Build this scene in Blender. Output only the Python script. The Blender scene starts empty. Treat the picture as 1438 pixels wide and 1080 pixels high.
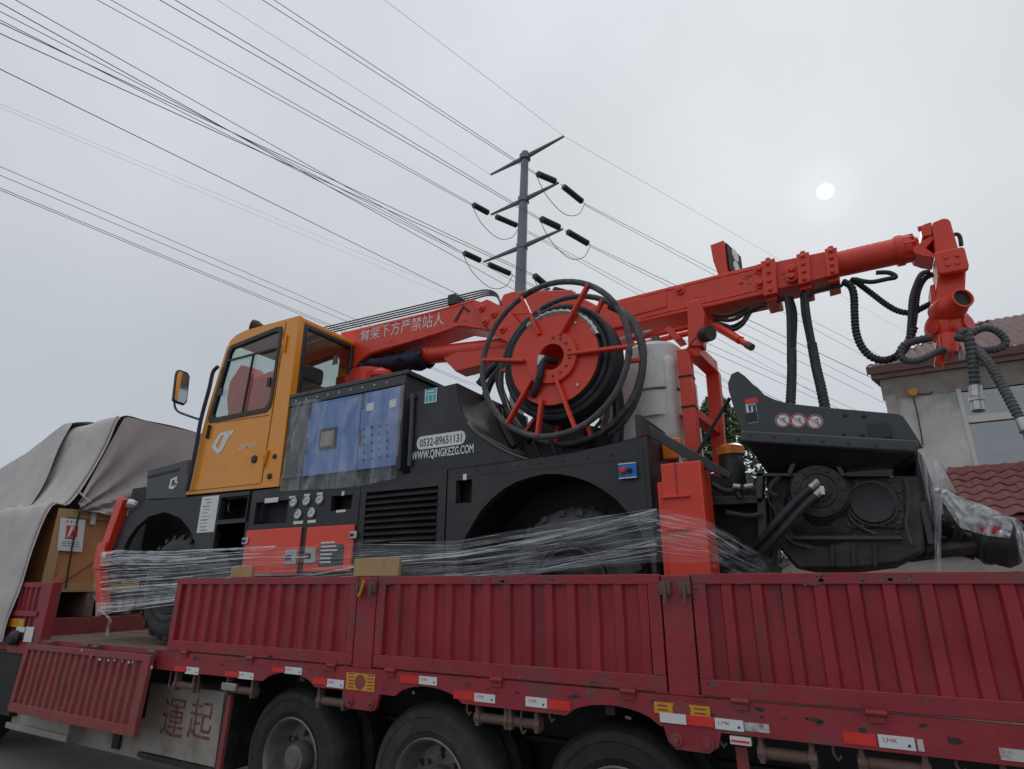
import bpy, math, random
from mathutils import Vector, Matrix, noise
from mathutils.geometry import tessellate_polygon
random.seed(7)
S = bpy.context.scene
C = S.collection
# ------------------------------------------------------------------ camera
W, H, F = 1438.0, 1080.0, 845.0
PITCH, AZ = math.radians(18.4), math.radians(120)
CAM = Vector((0, 0, 1.85))
fw = Vector((math.cos(AZ)*math.cos(PITCH), math.sin(AZ)*math.cos(PITCH), math.sin(PITCH)))
rt = Vector((math.sin(AZ), -math.cos(AZ), 0)); up = rt.cross(fw)
cd = bpy.data.cameras.new('camera'); co = bpy.data.objects.new('camera', cd); C.objects.link(co)
cd.sensor_fit = 'HORIZONTAL'; cd.sensor_width = 36; cd.lens = 36*F/W; cd.clip_start = .05; cd.clip_end = 3000
co.location = CAM
co.rotation_euler = Matrix((rt, up, -fw)).transposed().to_euler()
S.camera = co
# ------------------------------------------------------------------ sky and sun
SUN = Vector((.023, .848, .529)).normalized()
EL = math.asin(SUN.z); RO = math.atan2(SUN.x, SUN.y)
wd = bpy.data.worlds.new('World'); S.world = wd; wd.use_nodes = True
nt = wd.node_tree; nt.nodes.clear()
def N(t, **k):
    n = nt.nodes.new(t)
    for a, b in k.items(): setattr(n, a, b)
    return n
def L(a, b): nt.links.new(a, b)
out = N('ShaderNodeOutputWorld'); bg = N('ShaderNodeBackground'); L(bg.outputs[0], out.inputs[0])
bg.inputs[1].default_value = .12
sky = N('ShaderNodeTexSky', sky_type='NISHITA', sun_disc=False, sun_elevation=EL, sun_rotation=RO, air_density=1.0, dust_density=4.0, ozone_density=1.0)
tc = N('ShaderNodeTexCoord'); nrm = N('ShaderNodeVectorMath', operation='NORMALIZE'); L(tc.outputs['Generated'], nrm.inputs[0])
sep = N('ShaderNodeSeparateXYZ'); L(nrm.outputs[0], sep.inputs[0])
cr = N('ShaderNodeValToRGB'); L(sep.outputs[2], cr.inputs[0])            # overcast layer: brightens towards the zenith
e = cr.color_ramp.elements
e[0].position = 0.0; e[0].color = (.44, .47, .51, 1); e[1].position = 1.0; e[1].color = (.98, 1.0, 1.03, 1)
for p_, c_ in ((.2, (.47, .50, .54, 1)), (.45, (.54, .565, .59, 1)), (.78, (.645, .67, .70, 1))):
    q = e.new(p_); q.color = c_
nz = N('ShaderNodeTexNoise'); nz.inputs['Scale'].default_value = 2.4; nz.inputs['Detail'].default_value = 5; L(nrm.outputs[0], nz.inputs['Vector'])
mr = N('ShaderNodeMapRange'); mr.inputs[1].default_value = .3; mr.inputs[2].default_value = .7; mr.inputs[3].default_value = .93; mr.inputs[4].default_value = 1.07; L(nz.outputs[0], mr.inputs[0])
mul = N('ShaderNodeMix', data_type='RGBA', blend_type='MULTIPLY'); mul.inputs[0].default_value = 1; L(cr.outputs[0], mul.inputs[6]); L(mr.outputs[0], mul.inputs[7])
sc8 = N('ShaderNodeMix', data_type='RGBA', blend_type='MULTIPLY'); sc8.inputs[0].default_value = 1; L(mul.outputs[2], sc8.inputs[6]); sc8.inputs[7].default_value = (8.75, 8.9, 9.1, 1)
sv = N('ShaderNodeHueSaturation'); sv.inputs['Saturation'].default_value = .25; L(sky.outputs[0], sv.inputs['Color'])
mx = N('ShaderNodeMix', data_type='RGBA'); mx.inputs[0].default_value = .985; L(sv.outputs[0], mx.inputs[6]); L(sc8.outputs[2], mx.inputs[7])
dt = N('ShaderNodeVectorMath', operation='DOT_PRODUCT'); L(nrm.outputs[0], dt.inputs[0]); dt.inputs[1].default_value = SUN
def ramp(lo, hi, pw, amp):
    m = N('ShaderNodeMapRange', interpolation_type='SMOOTHSTEP'); m.inputs[1].default_value = lo; m.inputs[2].default_value = hi; L(dt.outputs['Value'], m.inputs[0])
    a = N('ShaderNodeMath', operation='POWER'); L(m.outputs[0], a.inputs[0]); a.inputs[1].default_value = pw
    b = N('ShaderNodeMath', operation='MULTIPLY'); L(a.outputs[0], b.inputs[0]); b.inputs[1].default_value = amp
    return b.outputs[0]
g1 = ramp(math.cos(.0135), 1.0, 1.0, 4.4)     # the veiled sun's disc
g2 = ramp(math.cos(.075), 1.0, 3.0, .5)
g3 = ramp(math.cos(.75), 1.0, 2.0, .42)
a1 = N('ShaderNodeMath', operation='ADD'); L(g1, a1.inputs[0]); L(g2, a1.inputs[1])
a2 = N('ShaderNodeMath', operation='ADD'); L(a1.outputs[0], a2.inputs[0]); L(g3, a2.inputs[1])
gl = N('ShaderNodeMix', data_type='RGBA', blend_type='MULTIPLY'); gl.inputs[0].default_value = 1; gl.inputs[6].default_value = (1, .97, .88, 1); L(a2.outputs[0], gl.inputs[7])
ad = N('ShaderNodeMix', data_type='RGBA', blend_type='ADD'); ad.inputs[0].default_value = 1; L(mx.outputs[2], ad.inputs[6]); L(gl.outputs[2], ad.inputs[7])
L(ad.outputs[2], bg.inputs[0])
sd = bpy.data.lights.new('sun', 'SUN'); sd.energy = .5; sd.angle = math.radians(14); sd.color = (1, .96, .88)
so = bpy.data.objects.new('sun', sd); C.objects.link(so); so.rotation_euler = SUN.to_track_quat('Z', 'Y').to_euler(); so.location = SUN*60
vs = S.view_settings; vs.view_transform = 'Standard'; vs.look = 'None'; vs.exposure = 0.0; vs.gamma = 1; vs.use_curve_mapping = False
S.cycles.use_denoising = True
S.cycles.max_bounces = 8; S.cycles.transparent_max_bounces = 24; S.cycles.caustics_reflective = False; S.cycles.caustics_refractive = False
# ------------------------------------------------------------------ helpers
def ray(px, py): return fw + rt*((px-W/2)/F) + up*((H/2-py)/F)
def PY(px, py, y): d = ray(px, py); return CAM + d*((y-CAM.y)/d.y)
def PX(px, py, x): d = ray(px, py); return CAM + d*((x-CAM.x)/d.x)
def XZ(pts, y): return [(p.x, p.z) for p in (PY(a, b, y) for a, b in pts)]
def spl(pts, n=6, closed=False):
    P = [Vector(p) for p in pts]; r = []
    m = len(P)
    for i in range(m if closed else m-1):
        if closed: a, b, c, d = P[(i-1) % m], P[i], P[(i+1) % m], P[(i+2) % m]
        else: a, b, c, d = P[max(i-1, 0)], P[i], P[i+1], P[min(i+2, m-1)]
        for k in range(n):
            t = k/n
            r.append(.5*((2*b)+(c-a)*t+(2*a-5*b+4*c-d)*t*t+(3*b-3*c+d-a)*t**3))
    if not closed: r.append(P[-1])
    return r
def fz(x, y=0., z=0.): return noise.noise(Vector((x, y, z)))
class MB:
    def __init__(s): s.v = []; s.f = []
    def box(s, x0, x1, y0, y1, z0, z1):
        x0, x1 = min(x0, x1), max(x0, x1); y0, y1 = min(y0, y1), max(y0, y1); z0, z1 = min(z0, z1), max(z0, z1)
        b = len(s.v)
        s.v += [Vector(p) for p in ((x0,y0,z0),(x1,y0,z0),(x1,y1,z0),(x0,y1,z0),(x0,y0,z1),(x1,y0,z1),(x1,y1,z1),(x0,y1,z1))]
        s.f += [tuple(b+i for i in q) for q in ((3,2,1,0),(4,5,6,7),(0,1,5,4),(1,2,6,5),(2,3,7,6),(3,0,4,7))]
        return s
    def ext(s, loop, d):
        loop = [Vector(p) for p in loop]; d = Vector(d); b = len(s.v); n = len(loop)
        s.v += loop + [p+d for p in loop]
        nr = Vector((0, 0, 0))
        for i in range(n): nr += loop[i].cross(loop[(i+1) % n])
        if nr.dot(d) > 0: s.f += [tuple(b+i for i in reversed(range(n))), tuple(b+n+i for i in range(n))]; fl = False
        else: s.f += [tuple(b+i for i in range(n)), tuple(b+n+i for i in reversed(range(n)))]; fl = True
        for i in range(n):
            j = (i+1) % n; q = (b+i, b+j, b+n+j, b+n+i)
            s.f.append(tuple(reversed(q)) if fl else q)
        return s
    def prism(s, xz, y0, y1): return s.ext([(x, y0, z) for x, z in xz], (0, y1-y0, 0))
    def prismx(s, yz, x0, x1): return s.ext([(x0, y, z) for y, z in yz], (x1-x0, 0, 0))
    def plate(s, outer, holes, y0, y1):
        loops = [outer]+holes; pts = [p for l in loops for p in l]; b = len(s.v); n = len(pts)
        tr = tessellate_polygon([[Vector((x, z, 0)) for x, z in l] for l in loops])
        s.v += [Vector((x, y0, z)) for x, z in pts] + [Vector((x, y1, z)) for x, z in pts]
        for a, c, d in tr:
            ar = (pts[c][0]-pts[a][0])*(pts[d][1]-pts[a][1])-(pts[d][0]-pts[a][0])*(pts[c][1]-pts[a][1])
            if abs(ar) < 1e-9: continue
            if ar < 0: c, d = d, c
            s.f.append((b+a, b+c, b+d)); s.f.append((b+n+a, b+n+d, b+n+c))
        o = 0
        for li, l in enumerate(loops):
            m = len(l); ar = sum(l[i][0]*l[(i+1) % m][1]-l[(i+1) % m][0]*l[i][1] for i in range(m))
            for i in range(m):
                j = (i+1) % m; q = (b+o+i, b+n+o+i, b+n+o+j, b+o+j)
                if (ar > 0) != (li > 0): q = tuple(reversed(q))
                s.f.append(q)
            o += m
        return s
    def tube(s, pts, r, n=8, closed=False, rf=None):
        P = [Vector(p) for p in pts]; m = len(P); b = len(s.v); pn = None
        for i in range(m):
            if closed: t = P[(i+1) % m]-P[i-1]
            else: t = P[min(i+1, m-1)]-P[max(i-1, 0)]
            t.normalize()
            if pn is None:
                a = Vector((0, 0, 1)) if abs(t.z) < .9 else Vector((1, 0, 0)); pn = t.cross(a).normalized()
            pn = (pn-t*pn.dot(t)).normalized(); bn = t.cross(pn)
            rr = r*(rf(i) if rf else 1)
            for k in range(n):
                an = 2*math.pi*k/n; s.v.append(P[i]+(pn*math.cos(an)+bn*math.sin(an))*rr)
        for i in range(m if closed else m-1):
            for k in range(n):
                k2 = (k+1) % n; j = (i+1) % m
                s.f.append((b+i*n+k, b+i*n+k2, b+j*n+k2, b+j*n+k))
        if not closed:
            s.f.append(tuple(b+k for k in reversed(range(n)))); s.f.append(tuple(b+(m-1)*n+k for k in range(n)))
        return s
    def cyl(s, p0, p1, r0, r1=None, n=20): 
        r1 = r0 if r1 is None else r1
        return s.tube([p0, p1], 1, n, rf=lambda i: r0 if i == 0 else r1)
    def lathe(s, p, d, prof, n=32, a0=0., a1=None):
        p = Vector(p); d = Vector(d).normalized(); a = Vector((0, 0, 1)) if abs(d.z) < .9 else Vector((1, 0, 0))
        u = d.cross(a).normalized(); w = d.cross(u); b = len(s.v); m = len(prof)
        for r, t in prof:
            for k in range(n):
                an = 2*math.pi*k/n; s.v.append(p+d*t+(u*math.cos(an)+w*math.sin(an))*r)
        for i in range(m-1):
            for k in range(n):
                k2 = (k+1) % n; s.f.append((b+i*n+k, b+i*n+k2, b+(i+1)*n+k2, b+(i+1)*n+k))
        return s
    def bar(s, p0, p1, w, h, upv=(0, 0, 1)):
        p0, p1 = Vector(p0), Vector(p1); t = (p1-p0).normalized(); u = t.cross(Vector(upv)).normalized(); v = u.cross(t)
        return s.ext([p0+u*a*w/2+v*c*h/2 for a, c in ((-1,-1),(1,-1),(1,1),(-1,1))], p1-p0)
    def grid(s, P, flip=False):
        b = len(s.v); n = len(P[0])
        for row in P: s.v += [Vector(p) for p in row]
        for i in range(len(P)-1):
            for j in range(n-1):
                q = (b+i*n+j, b+i*n+j+1, b+(i+1)*n+j+1, b+(i+1)*n+j)
                s.f.append(tuple(reversed(q)) if flip else q)
        return s
    def build(s, name, mat, parent=None, bevel=0, ang=35, label=None, kind=None):
        off = wloc(parent)
        me = bpy.data.meshes.new(name); me.from_pydata([tuple(v-off) for v in s.v], [], s.f)
        me.materials.append(mat); me.polygons.foreach_set('use_smooth', [True]*len(me.polygons)); me.set_sharp_from_angle(angle=math.radians(ang))
        o = bpy.data.objects.new(name, me); C.objects.link(o); o.parent = parent
        if bevel:
            md = o.modifiers.new('bevel', 'BEVEL'); md.width = bevel; md.segments = 2; md.limit_method = 'ANGLE'; md.angle_limit = math.radians(40); md.harden_normals = False
        if label: o['label'] = label
        if kind: o['kind'] = kind
        return o
def wloc(o):
    v = Vector((0, 0, 0))
    while o is not None: v += o.location; o = o.parent
    return v
def thing(name, label, cat, loc=(0, 0, 0), group=None):
    o = bpy.data.objects.new(name, None); C.objects.link(o); o.location = loc; o.empty_display_size = .2
    return tag(o, label, cat, group)
def tag(o, label, cat, group=None):
    o['label'] = label; o['category'] = cat
    if group: o['group'] = group
    return o
def copy_tree(o, parent=None):
    c = o.copy(); C.objects.link(c); c.parent = parent
    for ch in list(o.children): copy_tree(ch, c)
    return c
def rect(tl, br, y):   # pixel corners of an upright rectangle on the plane at depth y -> x0, x1, z0, z1
    a, b = PY(*tl, y), PY(*br, y); return a.x, b.x, b.z, a.z
_fc = {}
def text_mesh(txt, name, mat, parent, origin, width, height, y, xdir=1, depth=.002, slant=0., label=None, bold=0.):
    """flat lettering standing on the plane y, lower-left corner at origin (x, z)"""
    cu = bpy.data.curves.new('t', 'FONT'); cu.body = txt; cu.size = 1; cu.extrude = 0; cu.resolution_u = 3; cu.offset = bold
    ob = bpy.data.objects.new('t', cu); C.objects.link(ob); bpy.context.view_layer.update()
    me = bpy.data.meshes.new_from_object(ob.evaluated_get(bpy.context.evaluated_depsgraph_get()))
    bpy.data.objects.remove(ob); bpy.data.curves.remove(cu)
    xs = [v.co.x for v in me.vertices]; ys = [v.co.y for v in me.vertices]
    x0, x1, y0, y1 = min(xs), max(xs), min(ys), max(ys); off = wloc(parent)
    for v in me.vertices:
        a = (v.co.x-x0)/(x1-x0); b = (v.co.y-y0)/(y1-y0)
        v.co = Vector((origin[0]+a*width+slant*b*height, y, origin[1]+b*height+a*0))-off
    me.name = name; me.materials.clear(); me.materials.append(mat)
    o = bpy.data.objects.new(name, me); C.objects.link(o); o.parent = parent
    if label: o['label'] = label
    return o
# ------------------------------------------------------------------ materials
M = {}
def mat(name, col, rough=.5, metal=0., var=.12, scale=5., dirt=None, damt=.0, dscale=2.5, bump=.0, bscale=40., spec=.5, coat=0., stretch=None):
    m = bpy.data.materials.new(name); m.use_nodes = True; t = m.node_tree; b = t.nodes['Principled BSDF']
    def n(ty, **k):
        q = t.nodes.new(ty)
        for a_, b_ in k.items(): setattr(q, a_, b_)
        return q
    tcn = n('ShaderNodeTexCoord'); vec = tcn.outputs['Object']
    if stretch:
        mp = n('ShaderNodeMapping'); mp.inputs['Scale'].default_value = stretch; t.links.new(vec, mp.inputs[0]); vec = mp.outputs[0]
    a = n('ShaderNodeTexNoise'); a.inputs['Scale'].default_value = scale; a.inputs['Detail'].default_value = 6; a.inputs['Roughness'].default_value = .6; t.links.new(vec, a.inputs['Vector'])
    r = n('ShaderNodeMapRange'); r.inputs[1].default_value = .25; r.inputs[2].default_value = .75; r.inputs[3].default_value = 1-var; r.inputs[4].default_value = 1+var; t.links.new(a.outputs[0], r.inputs[0])
    mu = n('ShaderNodeMix', data_type='RGBA', blend_type='MULTIPLY'); mu.inputs[0].default_value = 1; mu.inputs[6].default_value = (*col, 1); t.links.new(r.outputs[0], mu.inputs[7])
    c = mu.outputs[2]
    if dirt:
        d = n('ShaderNodeTexNoise'); d.inputs['Scale'].default_value = dscale; d.inputs['Detail'].default_value = 9; d.inputs['Roughness'].default_value = .68; t.links.new(vec, d.inputs['Vector'])
        dr = n('ShaderNodeMapRange'); dr.inputs[1].default_value = .5; dr.inputs[2].default_value = .72; dr.inputs[3].default_value = 0; dr.inputs[4].default_value = damt; t.links.new(d.outputs[0], dr.inputs[0])
        dm = n('ShaderNodeMix', data_type='RGBA'); t.links.new(dr.outputs[0], dm.inputs[0]); t.links.new(c, dm.inputs[6]); dm.inputs[7].default_value = (*dirt, 1); c = dm.outputs[2]
    t.links.new(c, b.inputs['Base Color'])
    rr = n('ShaderNodeMapRange'); rr.inputs[1].default_value = .3; rr.inputs[2].default_value = .7; rr.inputs[3].default_value = max(rough-.08, .02); rr.inputs[4].default_value = min(rough+.1, 1); t.links.new(a.outputs[0], rr.inputs[0]); t.links.new(rr.outputs[0], b.inputs['Roughness'])
    b.inputs['Metallic'].default_value = metal; b.inputs['Specular IOR Level'].default_value = spec; b.inputs['Coat Weight'].default_value = coat; b.inputs['Coat Roughness'].default_value = .12
    if bump:
        bn = n('ShaderNodeTexNoise'); bn.inputs['Scale'].default_value = bscale; bn.inputs['Detail'].default_value = 4; t.links.new(vec, bn.inputs['Vector'])
        bp = n('ShaderNodeBump'); bp.inputs['Strength'].default_value = bump; bp.inputs['Distance'].default_value = .01; t.links.new(bn.outputs[0], bp.inputs['Height']); t.links.new(bp.outputs[0], b.inputs['Normal'])
    M[name] = m; return m
def film(name, lo, hi, scale=(3, 3, 9), tint=(.85, .87, .9), rough=.18):
    m = bpy.data.materials.new(name); m.use_nodes = True; t = m.node_tree; b = t.nodes['Principled BSDF']; o = t.nodes['Material Output']
    b.inputs['Base Color'].default_value = (*tint, 1); b.inputs['Roughness'].default_value = rough
    tr = t.nodes.new('ShaderNodeBsdfTransparent'); ms = t.nodes.new('ShaderNodeMixShader')
    tcn = t.nodes.new('ShaderNodeTexCoord'); mp = t.nodes.new('ShaderNodeMapping'); mp.inputs['Scale'].default_value = scale; t.links.new(tcn.outputs['Object'], mp.inputs[0])
    a = t.nodes.new('ShaderNodeTexNoise'); a.inputs['Scale'].default_value = 1; a.inputs['Detail'].default_value = 5; a.inputs['Distortion'].default_value = 1.2; t.links.new(mp.outputs[0], a.inputs['Vector'])
    r = t.nodes.new('ShaderNodeMapRange'); r.inputs[1].default_value = .35; r.inputs[2].default_value = .72; r.inputs[3].default_value = lo; r.inputs[4].default_value = hi; t.links.new(a.outputs[0], r.inputs[0])
    t.links.new(r.outputs[0], ms.inputs[0]); t.links.new(tr.outputs[0], ms.inputs[1]); t.links.new(b.outputs[0], ms.inputs[2]); t.links.new(ms.outputs[0], o.inputs[0])
    M[name] = m; return m
def glass(name, tint, refl=.12):
    m = bpy.data.materials.new(name); m.use_nodes = True; t = m.node_tree; o = t.nodes['Material Output']; t.nodes.remove(t.nodes['Principled BSDF'])
    tr = t.nodes.new('ShaderNodeBsdfTransparent'); tr.inputs[0].default_value = (*tint, 1); g = t.nodes.new('ShaderNodeBsdfGlossy'); g.inputs['Roughness'].default_value = .03
    lw = t.nodes.new('ShaderNodeLayerWeight'); pw = t.nodes.new('ShaderNodeMath'); pw.operation = 'POWER'; pw.inputs[1].default_value = 4; t.links.new(lw.outputs['Facing'], pw.inputs[0])
    fr = t.nodes.new('ShaderNodeMapRange'); fr.inputs[3].default_value = refl*.4; fr.inputs[4].default_value = .8; t.links.new(pw.outputs[0], fr.inputs[0]); ms = t.nodes.new('ShaderNodeMixShader')
    t.links.new(fr.outputs[0], ms.inputs[0]); t.links.new(tr.outputs[0], ms.inputs[1]); t.links.new(g.outputs[0], ms.inputs[2]); t.links.new(ms.outputs[0], o.inputs[0])
    M[name] = m; return m
DUST = (.26, .2, .16); RUST = (.12, .055, .03)
mat('maroon', (.315, .020, .032), .46, var=.22, scale=3, dirt=(.11, .034, .03), damt=.9, dscale=3.4, bump=.14, bscale=22, stretch=(2.6, 1, .38))
mat('maroon_frame', (.31, .027, .039), .52, var=.22, scale=4, dirt=(.15, .075, .06), damt=.95, dscale=4.5, bump=.2, bscale=30)
mat('maroon_old', (.27, .05, .05), .62, var=.25, scale=5, dirt=(.2, .1, .07), damt=.9, dscale=6, bump=.3, bscale=30)
mat('red', (.75, .050, .021), .38, var=.12, scale=4, dirt=(.42, .06, .04), damt=.5, dscale=4, bump=.06, bscale=25, coat=.1)
mat('red_door', (.82, .06, .025), .36, var=.06, scale=3, dirt=(.4, .06, .05), damt=.3, coat=.2)
mat('orange', (.88, .32, .014), .33, var=.07, scale=2.5, dirt=(.42, .17, .04), damt=.35, bump=.02, coat=.3)
mat('black_paint', (.025, .0265, .029), .48, var=.2, scale=3, dirt=(.07, .066, .062), damt=.6, dscale=2.2, bump=.04, bscale=14)
mat('grey_paint', (.047, .051, .056), .4, var=.15, scale=3, dirt=(.09, .09, .088), damt=.5, dscale=2.2, bump=.04, bscale=12)
mat('dark', (.012, .012, .013), .6, var=.3, scale=6)
mat('grease', (.03, .029, .028), .5, var=.4, scale=7, dirt=(.10, .095, .088), damt=.8, dscale=5, bump=.3, bscale=18)
mat('rubber', (.022, .022, .024), .72, var=.25, scale=8, dirt=(.07, .065, .058), damt=.6, dscale=5, bump=.1)
mat('machine_tyre', (.05, .05, .053), .75, var=.25, scale=8, dirt=(.1, .095, .09), damt=.6, dscale=5, bump=.1)
mat('scoop', (.034, .027, .026), .7, var=.25, scale=4, dirt=(.06, .05, .048), damt=.5, dscale=3)
mat('rubber_dusty', (.045, .044, .043), .8, var=.25, scale=8, dirt=(.12, .105, .09), damt=.7, dscale=4, bump=.12)
mat('hose', (.02, .021, .025), .5, var=.3, scale=20, dirt=(.06, .06, .062), damt=.5, dscale=9)
mat('hose_grey', (.07, .07, .075), .6, var=.35, scale=20, dirt=(.2, .2, .2), damt=.6, dscale=8)
mat('steel', (.45, .45, .44), .38, .9, var=.2, scale=12, dirt=(.2, .17, .14), damt=.5, dscale=9)
mat('rim', (.22, .20, .19), .5, .5, var=.3, scale=8, dirt=(.12, .07, .05), damt=.8, dscale=5)
mat('rusty', (.16, .10, .085), .75, .1, var=.35, scale=14, dirt=RUST, damt=.8, dscale=8, bump=.3)
mat('white', (.74, .75, .76), .45, var=.06, scale=9)
mat('white_worn', (.55, .54, .52), .6, var=.1, scale=20, dirt=(.25, .08, .08), damt=1, dscale=18)
mat('sticker_red', (.72, .035, .03), .4, var=.08, scale=9)
mat('sticker_blue', (.03, .16, .55), .4, var=.06)
mat('teal', (.05, .42, .48), .4, var=.1, scale=30)
mat('yellow', (.68, .33, .025), .45, var=.2, scale=30, dirt=(.35, .15, .03), damt=.6, dscale=14)
mat('amber', (.75, .2, .02), .25, var=.1)
mat('print', (.03, .03, .035), .6, var=.1)
mat('print_red', (.45, .03, .05), .6, var=.1)
mat('blue_door', (.12, .22, .50), .45, var=.1, scale=3, dirt=(.2, .3, .55), damt=.5, dscale=3)
mat('wood', (.52, .23, .095), .75, var=.25, scale=5, dirt=(.25, .11, .05), damt=.6, dscale=5, bump=.2, bscale=30, stretch=(1, 6, 1))
mat('wood_pale', (.46, .29, .14), .75, var=.25, scale=6, dirt=(.25, .14, .07), damt=.6, dscale=6, bump=.2, bscale=40, stretch=(1, 6, 1))
mat('deck_wood', (.2, .15, .115), .85, var=.35, scale=6, dirt=(.1, .07, .055), damt=.8, dscale=5, bump=.5, bscale=24, stretch=(.6, 5, 1))
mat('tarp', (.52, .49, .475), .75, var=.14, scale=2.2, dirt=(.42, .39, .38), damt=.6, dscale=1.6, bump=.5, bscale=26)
mat('tarp_shaded', (.39, .34, .33), .75, var=.12, scale=2.2, dirt=(.31, .265, .255), damt=.5, dscale=2, bump=.25, bscale=12)  # darker copy of the tarp, shade on the end face put into its colour
mat('cloth_blue', (.018, .022, .05), .8, var=.3, scale=14)
mat('asphalt', (.17, .163, .155), .88, var=.25, scale=1.2, dirt=(.26, .245, .225), damt=.7, dscale=.6, bump=.4, bscale=60)
mat('line_paint', (.5, .49, .47), .7, var=.2, scale=5, dirt=(.15, .14, .13), damt=.9, dscale=6)
mat('beige', (.36, .32, .28), .6, var=.2, scale=4, dirt=(.14, .1, .08), damt=.9, dscale=3, bump=.1)
mat('char_red', (.2, .06, .055), .7, var=.3, scale=9, dirt=(.3, .24, .2), damt=.8, dscale=14)
mat('stucco', (.60, .585, .55), .9, var=.18, scale=1.6, dirt=(.24, .25, .265), damt=1., dscale=.9, bump=.35, bscale=30)
mat('stucco_trim', (.42, .40, .36), .85, var=.15, scale=3, dirt=(.24, .22, .2), damt=.7, dscale=2)
mat('tile', (.19, .062, .054), .7, var=.3, scale=4, dirt=(.14, .07, .06), damt=.7, dscale=5, bump=.2)
mat('tile_upper', (.13, .062, .056), .7, var=.3, scale=3, dirt=(.13, .08, .08), damt=.8, dscale=3, bump=.2)
mat('upvc', (.62, .61, .57), .45, var=.08, scale=4)
mat('galv', (.20, .225, .24), .55, .3, var=.15, scale=.6, dirt=(.14, .155, .165), damt=.6, dscale=.5)
mat('insul', (.03, .033, .035), .4, var=.2)
mat('wire', (.15, .155, .165), .6, var=.1)
mat('wire_hazed', (.26, .27, .29), .6, var=.1)  # lighter copy of the wire grey, distance haze put into its colour
mat('wire_thick', (.012, .012, .014), .6, var=.1)
mat('tank', (.74, .74, .71), .5, var=.08, scale=3, dirt=(.42, .42, .4), damt=.6, dscale=3)
mat('leaf', (.055, .085, .028), .7, var=.5, scale=6)
mat('bark', (.14, .11, .085), .9, var=.4, scale=6, bump=.5)
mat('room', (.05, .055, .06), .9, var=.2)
mat('blind', (.42, .52, .5), .7, var=.1)
mat('seat', (.14, .14, .145), .8, var=.2, bump=.2)
mat('lens', (.5, .5, .52), .12, .6, var=.1)
mat('mirror', (.8, .8, .8), .03, 1., var=.02)
film('wrap_sheet', .0, .16, (1.0, 8, 14), rough=.08)
film('wrap_strand', .12, .95, (2, 6, 20), (.85, .87, .9), .25)
film('film_clear', .04, .30, (7, 4, 2.2))
film('film_milky', .12, .5, (9, 3, 1.3), rough=.12)
film('film_tank', .04, .25, (6, 3, 6), rough=.15)
glass('cab_glass', (.84, .88, .87)); glass('house_glass', (.55, .6, .62), .8)
film('film_outlet', .22, .62, (9, 3, 2), rough=.12)
# ------------------------------------------------------------------ ground
g = MB(); g.grid([[(-1500, -1500, 0), (1500, -1500, 0)], [(-1500, 1500, 0), (1500, 1500, 0)]])
o = g.build('ground', M['asphalt']); o['kind'] = 'structure'
g = MB(); g.box(-8.4, -4.6, 4.72, 4.86, .002, .006); o = g.build('painted_line', M['line_paint']); o['kind'] = 'structure'
# ------------------------------------------------------------------ house on the right, parallel to the lorry
HY = 14.3
hs = thing('house', 'two storey grey stucco house with red tiled eaves behind the hopper', 'house', (5, 17, 0))
wx0, wx1 = PY(1253, 600, HY).x, 10.0
win = (PY(1340, 540, HY).x, 5.0, PY(1365, 661, HY).z, PY(1343, 538, HY).z)
m = MB(); m.plate([(wx0, 0), (wx1, 0), (wx1, 5.95), (wx0, 5.95)], [[(win[0], win[2]), (win[1], win[2]), (win[1], win[3]), (win[0], win[3])]], HY, HY+.24); m.build('wall', M['stucco'], hs)
m = MB(); m.ext([(wx0, HY+.24, 0), (wx0+.24, HY+.24, 0), (wx0+2.2, HY+7, 0), (wx0+1.96, HY+7, 0)], (0, 0, 5.95)); m.box(wx0+2.2, wx1, HY+6.76, HY+7, 0, 5.95); m.box(wx1-.24, wx1, HY+.24, HY+6.76, 0, 5.95); m.build('wall', M['stucco'], hs)
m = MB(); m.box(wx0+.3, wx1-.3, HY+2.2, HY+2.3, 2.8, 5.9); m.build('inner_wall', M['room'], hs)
m = MB(); m.box(wx0-.03, wx0+.17, HY-.05, HY+.002, 0, 5.62); m.build('corner_strip', M['stucco_trim'], hs, .01)
ez = PY(1220, 520, 14.0).z; ex0 = PY(1220, 520, 14.0).x - .05
m = MB(); m.ext([(ex0+.06, 13.92, ez-.24), (wx1+.5, 13.92, ez-.24), (wx1+.5, HY+7.2, ez-.24), (wx0+2.0, HY+7.2, ez-.24), (wx0-.05, HY+.3, ez-.24)], (0, 0, .12)); m.build('soffit', M['rusty'], hs, .01)
m = MB(); m.prismx([(HY-.001, ez-.24), (HY-.001, ez-.62), (HY-.10, ez-.45), (HY-.28, ez-.24)], wx0-.06, wx1); m.build('cornice', M['stucco_trim'], hs)
# upper roof: ribbed clay sheet, hipped at the left end
rf = MB(); ns = 600; rise = 1.75; dep = 3.3
P = []
for i in range(ns+1):
    x = ex0 + i*(wx1+.6-ex0)/ns; row = []
    for k in range(13):
        t = k/12; lim = min(1.0, (x-ex0)/2.6)
        tt = min(t, lim); st = .018*(1-((t*12*1.0) % 1))
        zz = ez + tt*rise + .045*abs(math.sin(math.pi*(x-ex0)/.17)) + .03*(k % 2)
        row.append((x, 13.9+tt*dep, zz))
    P.append(row)
rf.grid(P); roof = rf.build('roof', M['tile_upper'], hs, ang=60)
m = MB(); m.grid([[(ex0, 13.9, ez-.1), (ex0, 13.9, ez+.01)], [(wx1+.6, 13.9, ez-.1), (wx1+.6, 13.9, ez+.01)]]); m.box(ex0, wx1+.6, 13.88, 13.915, ez-.13, ez+.03); m.build('fascia', M['tile_upper'], roof)
P = []
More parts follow.
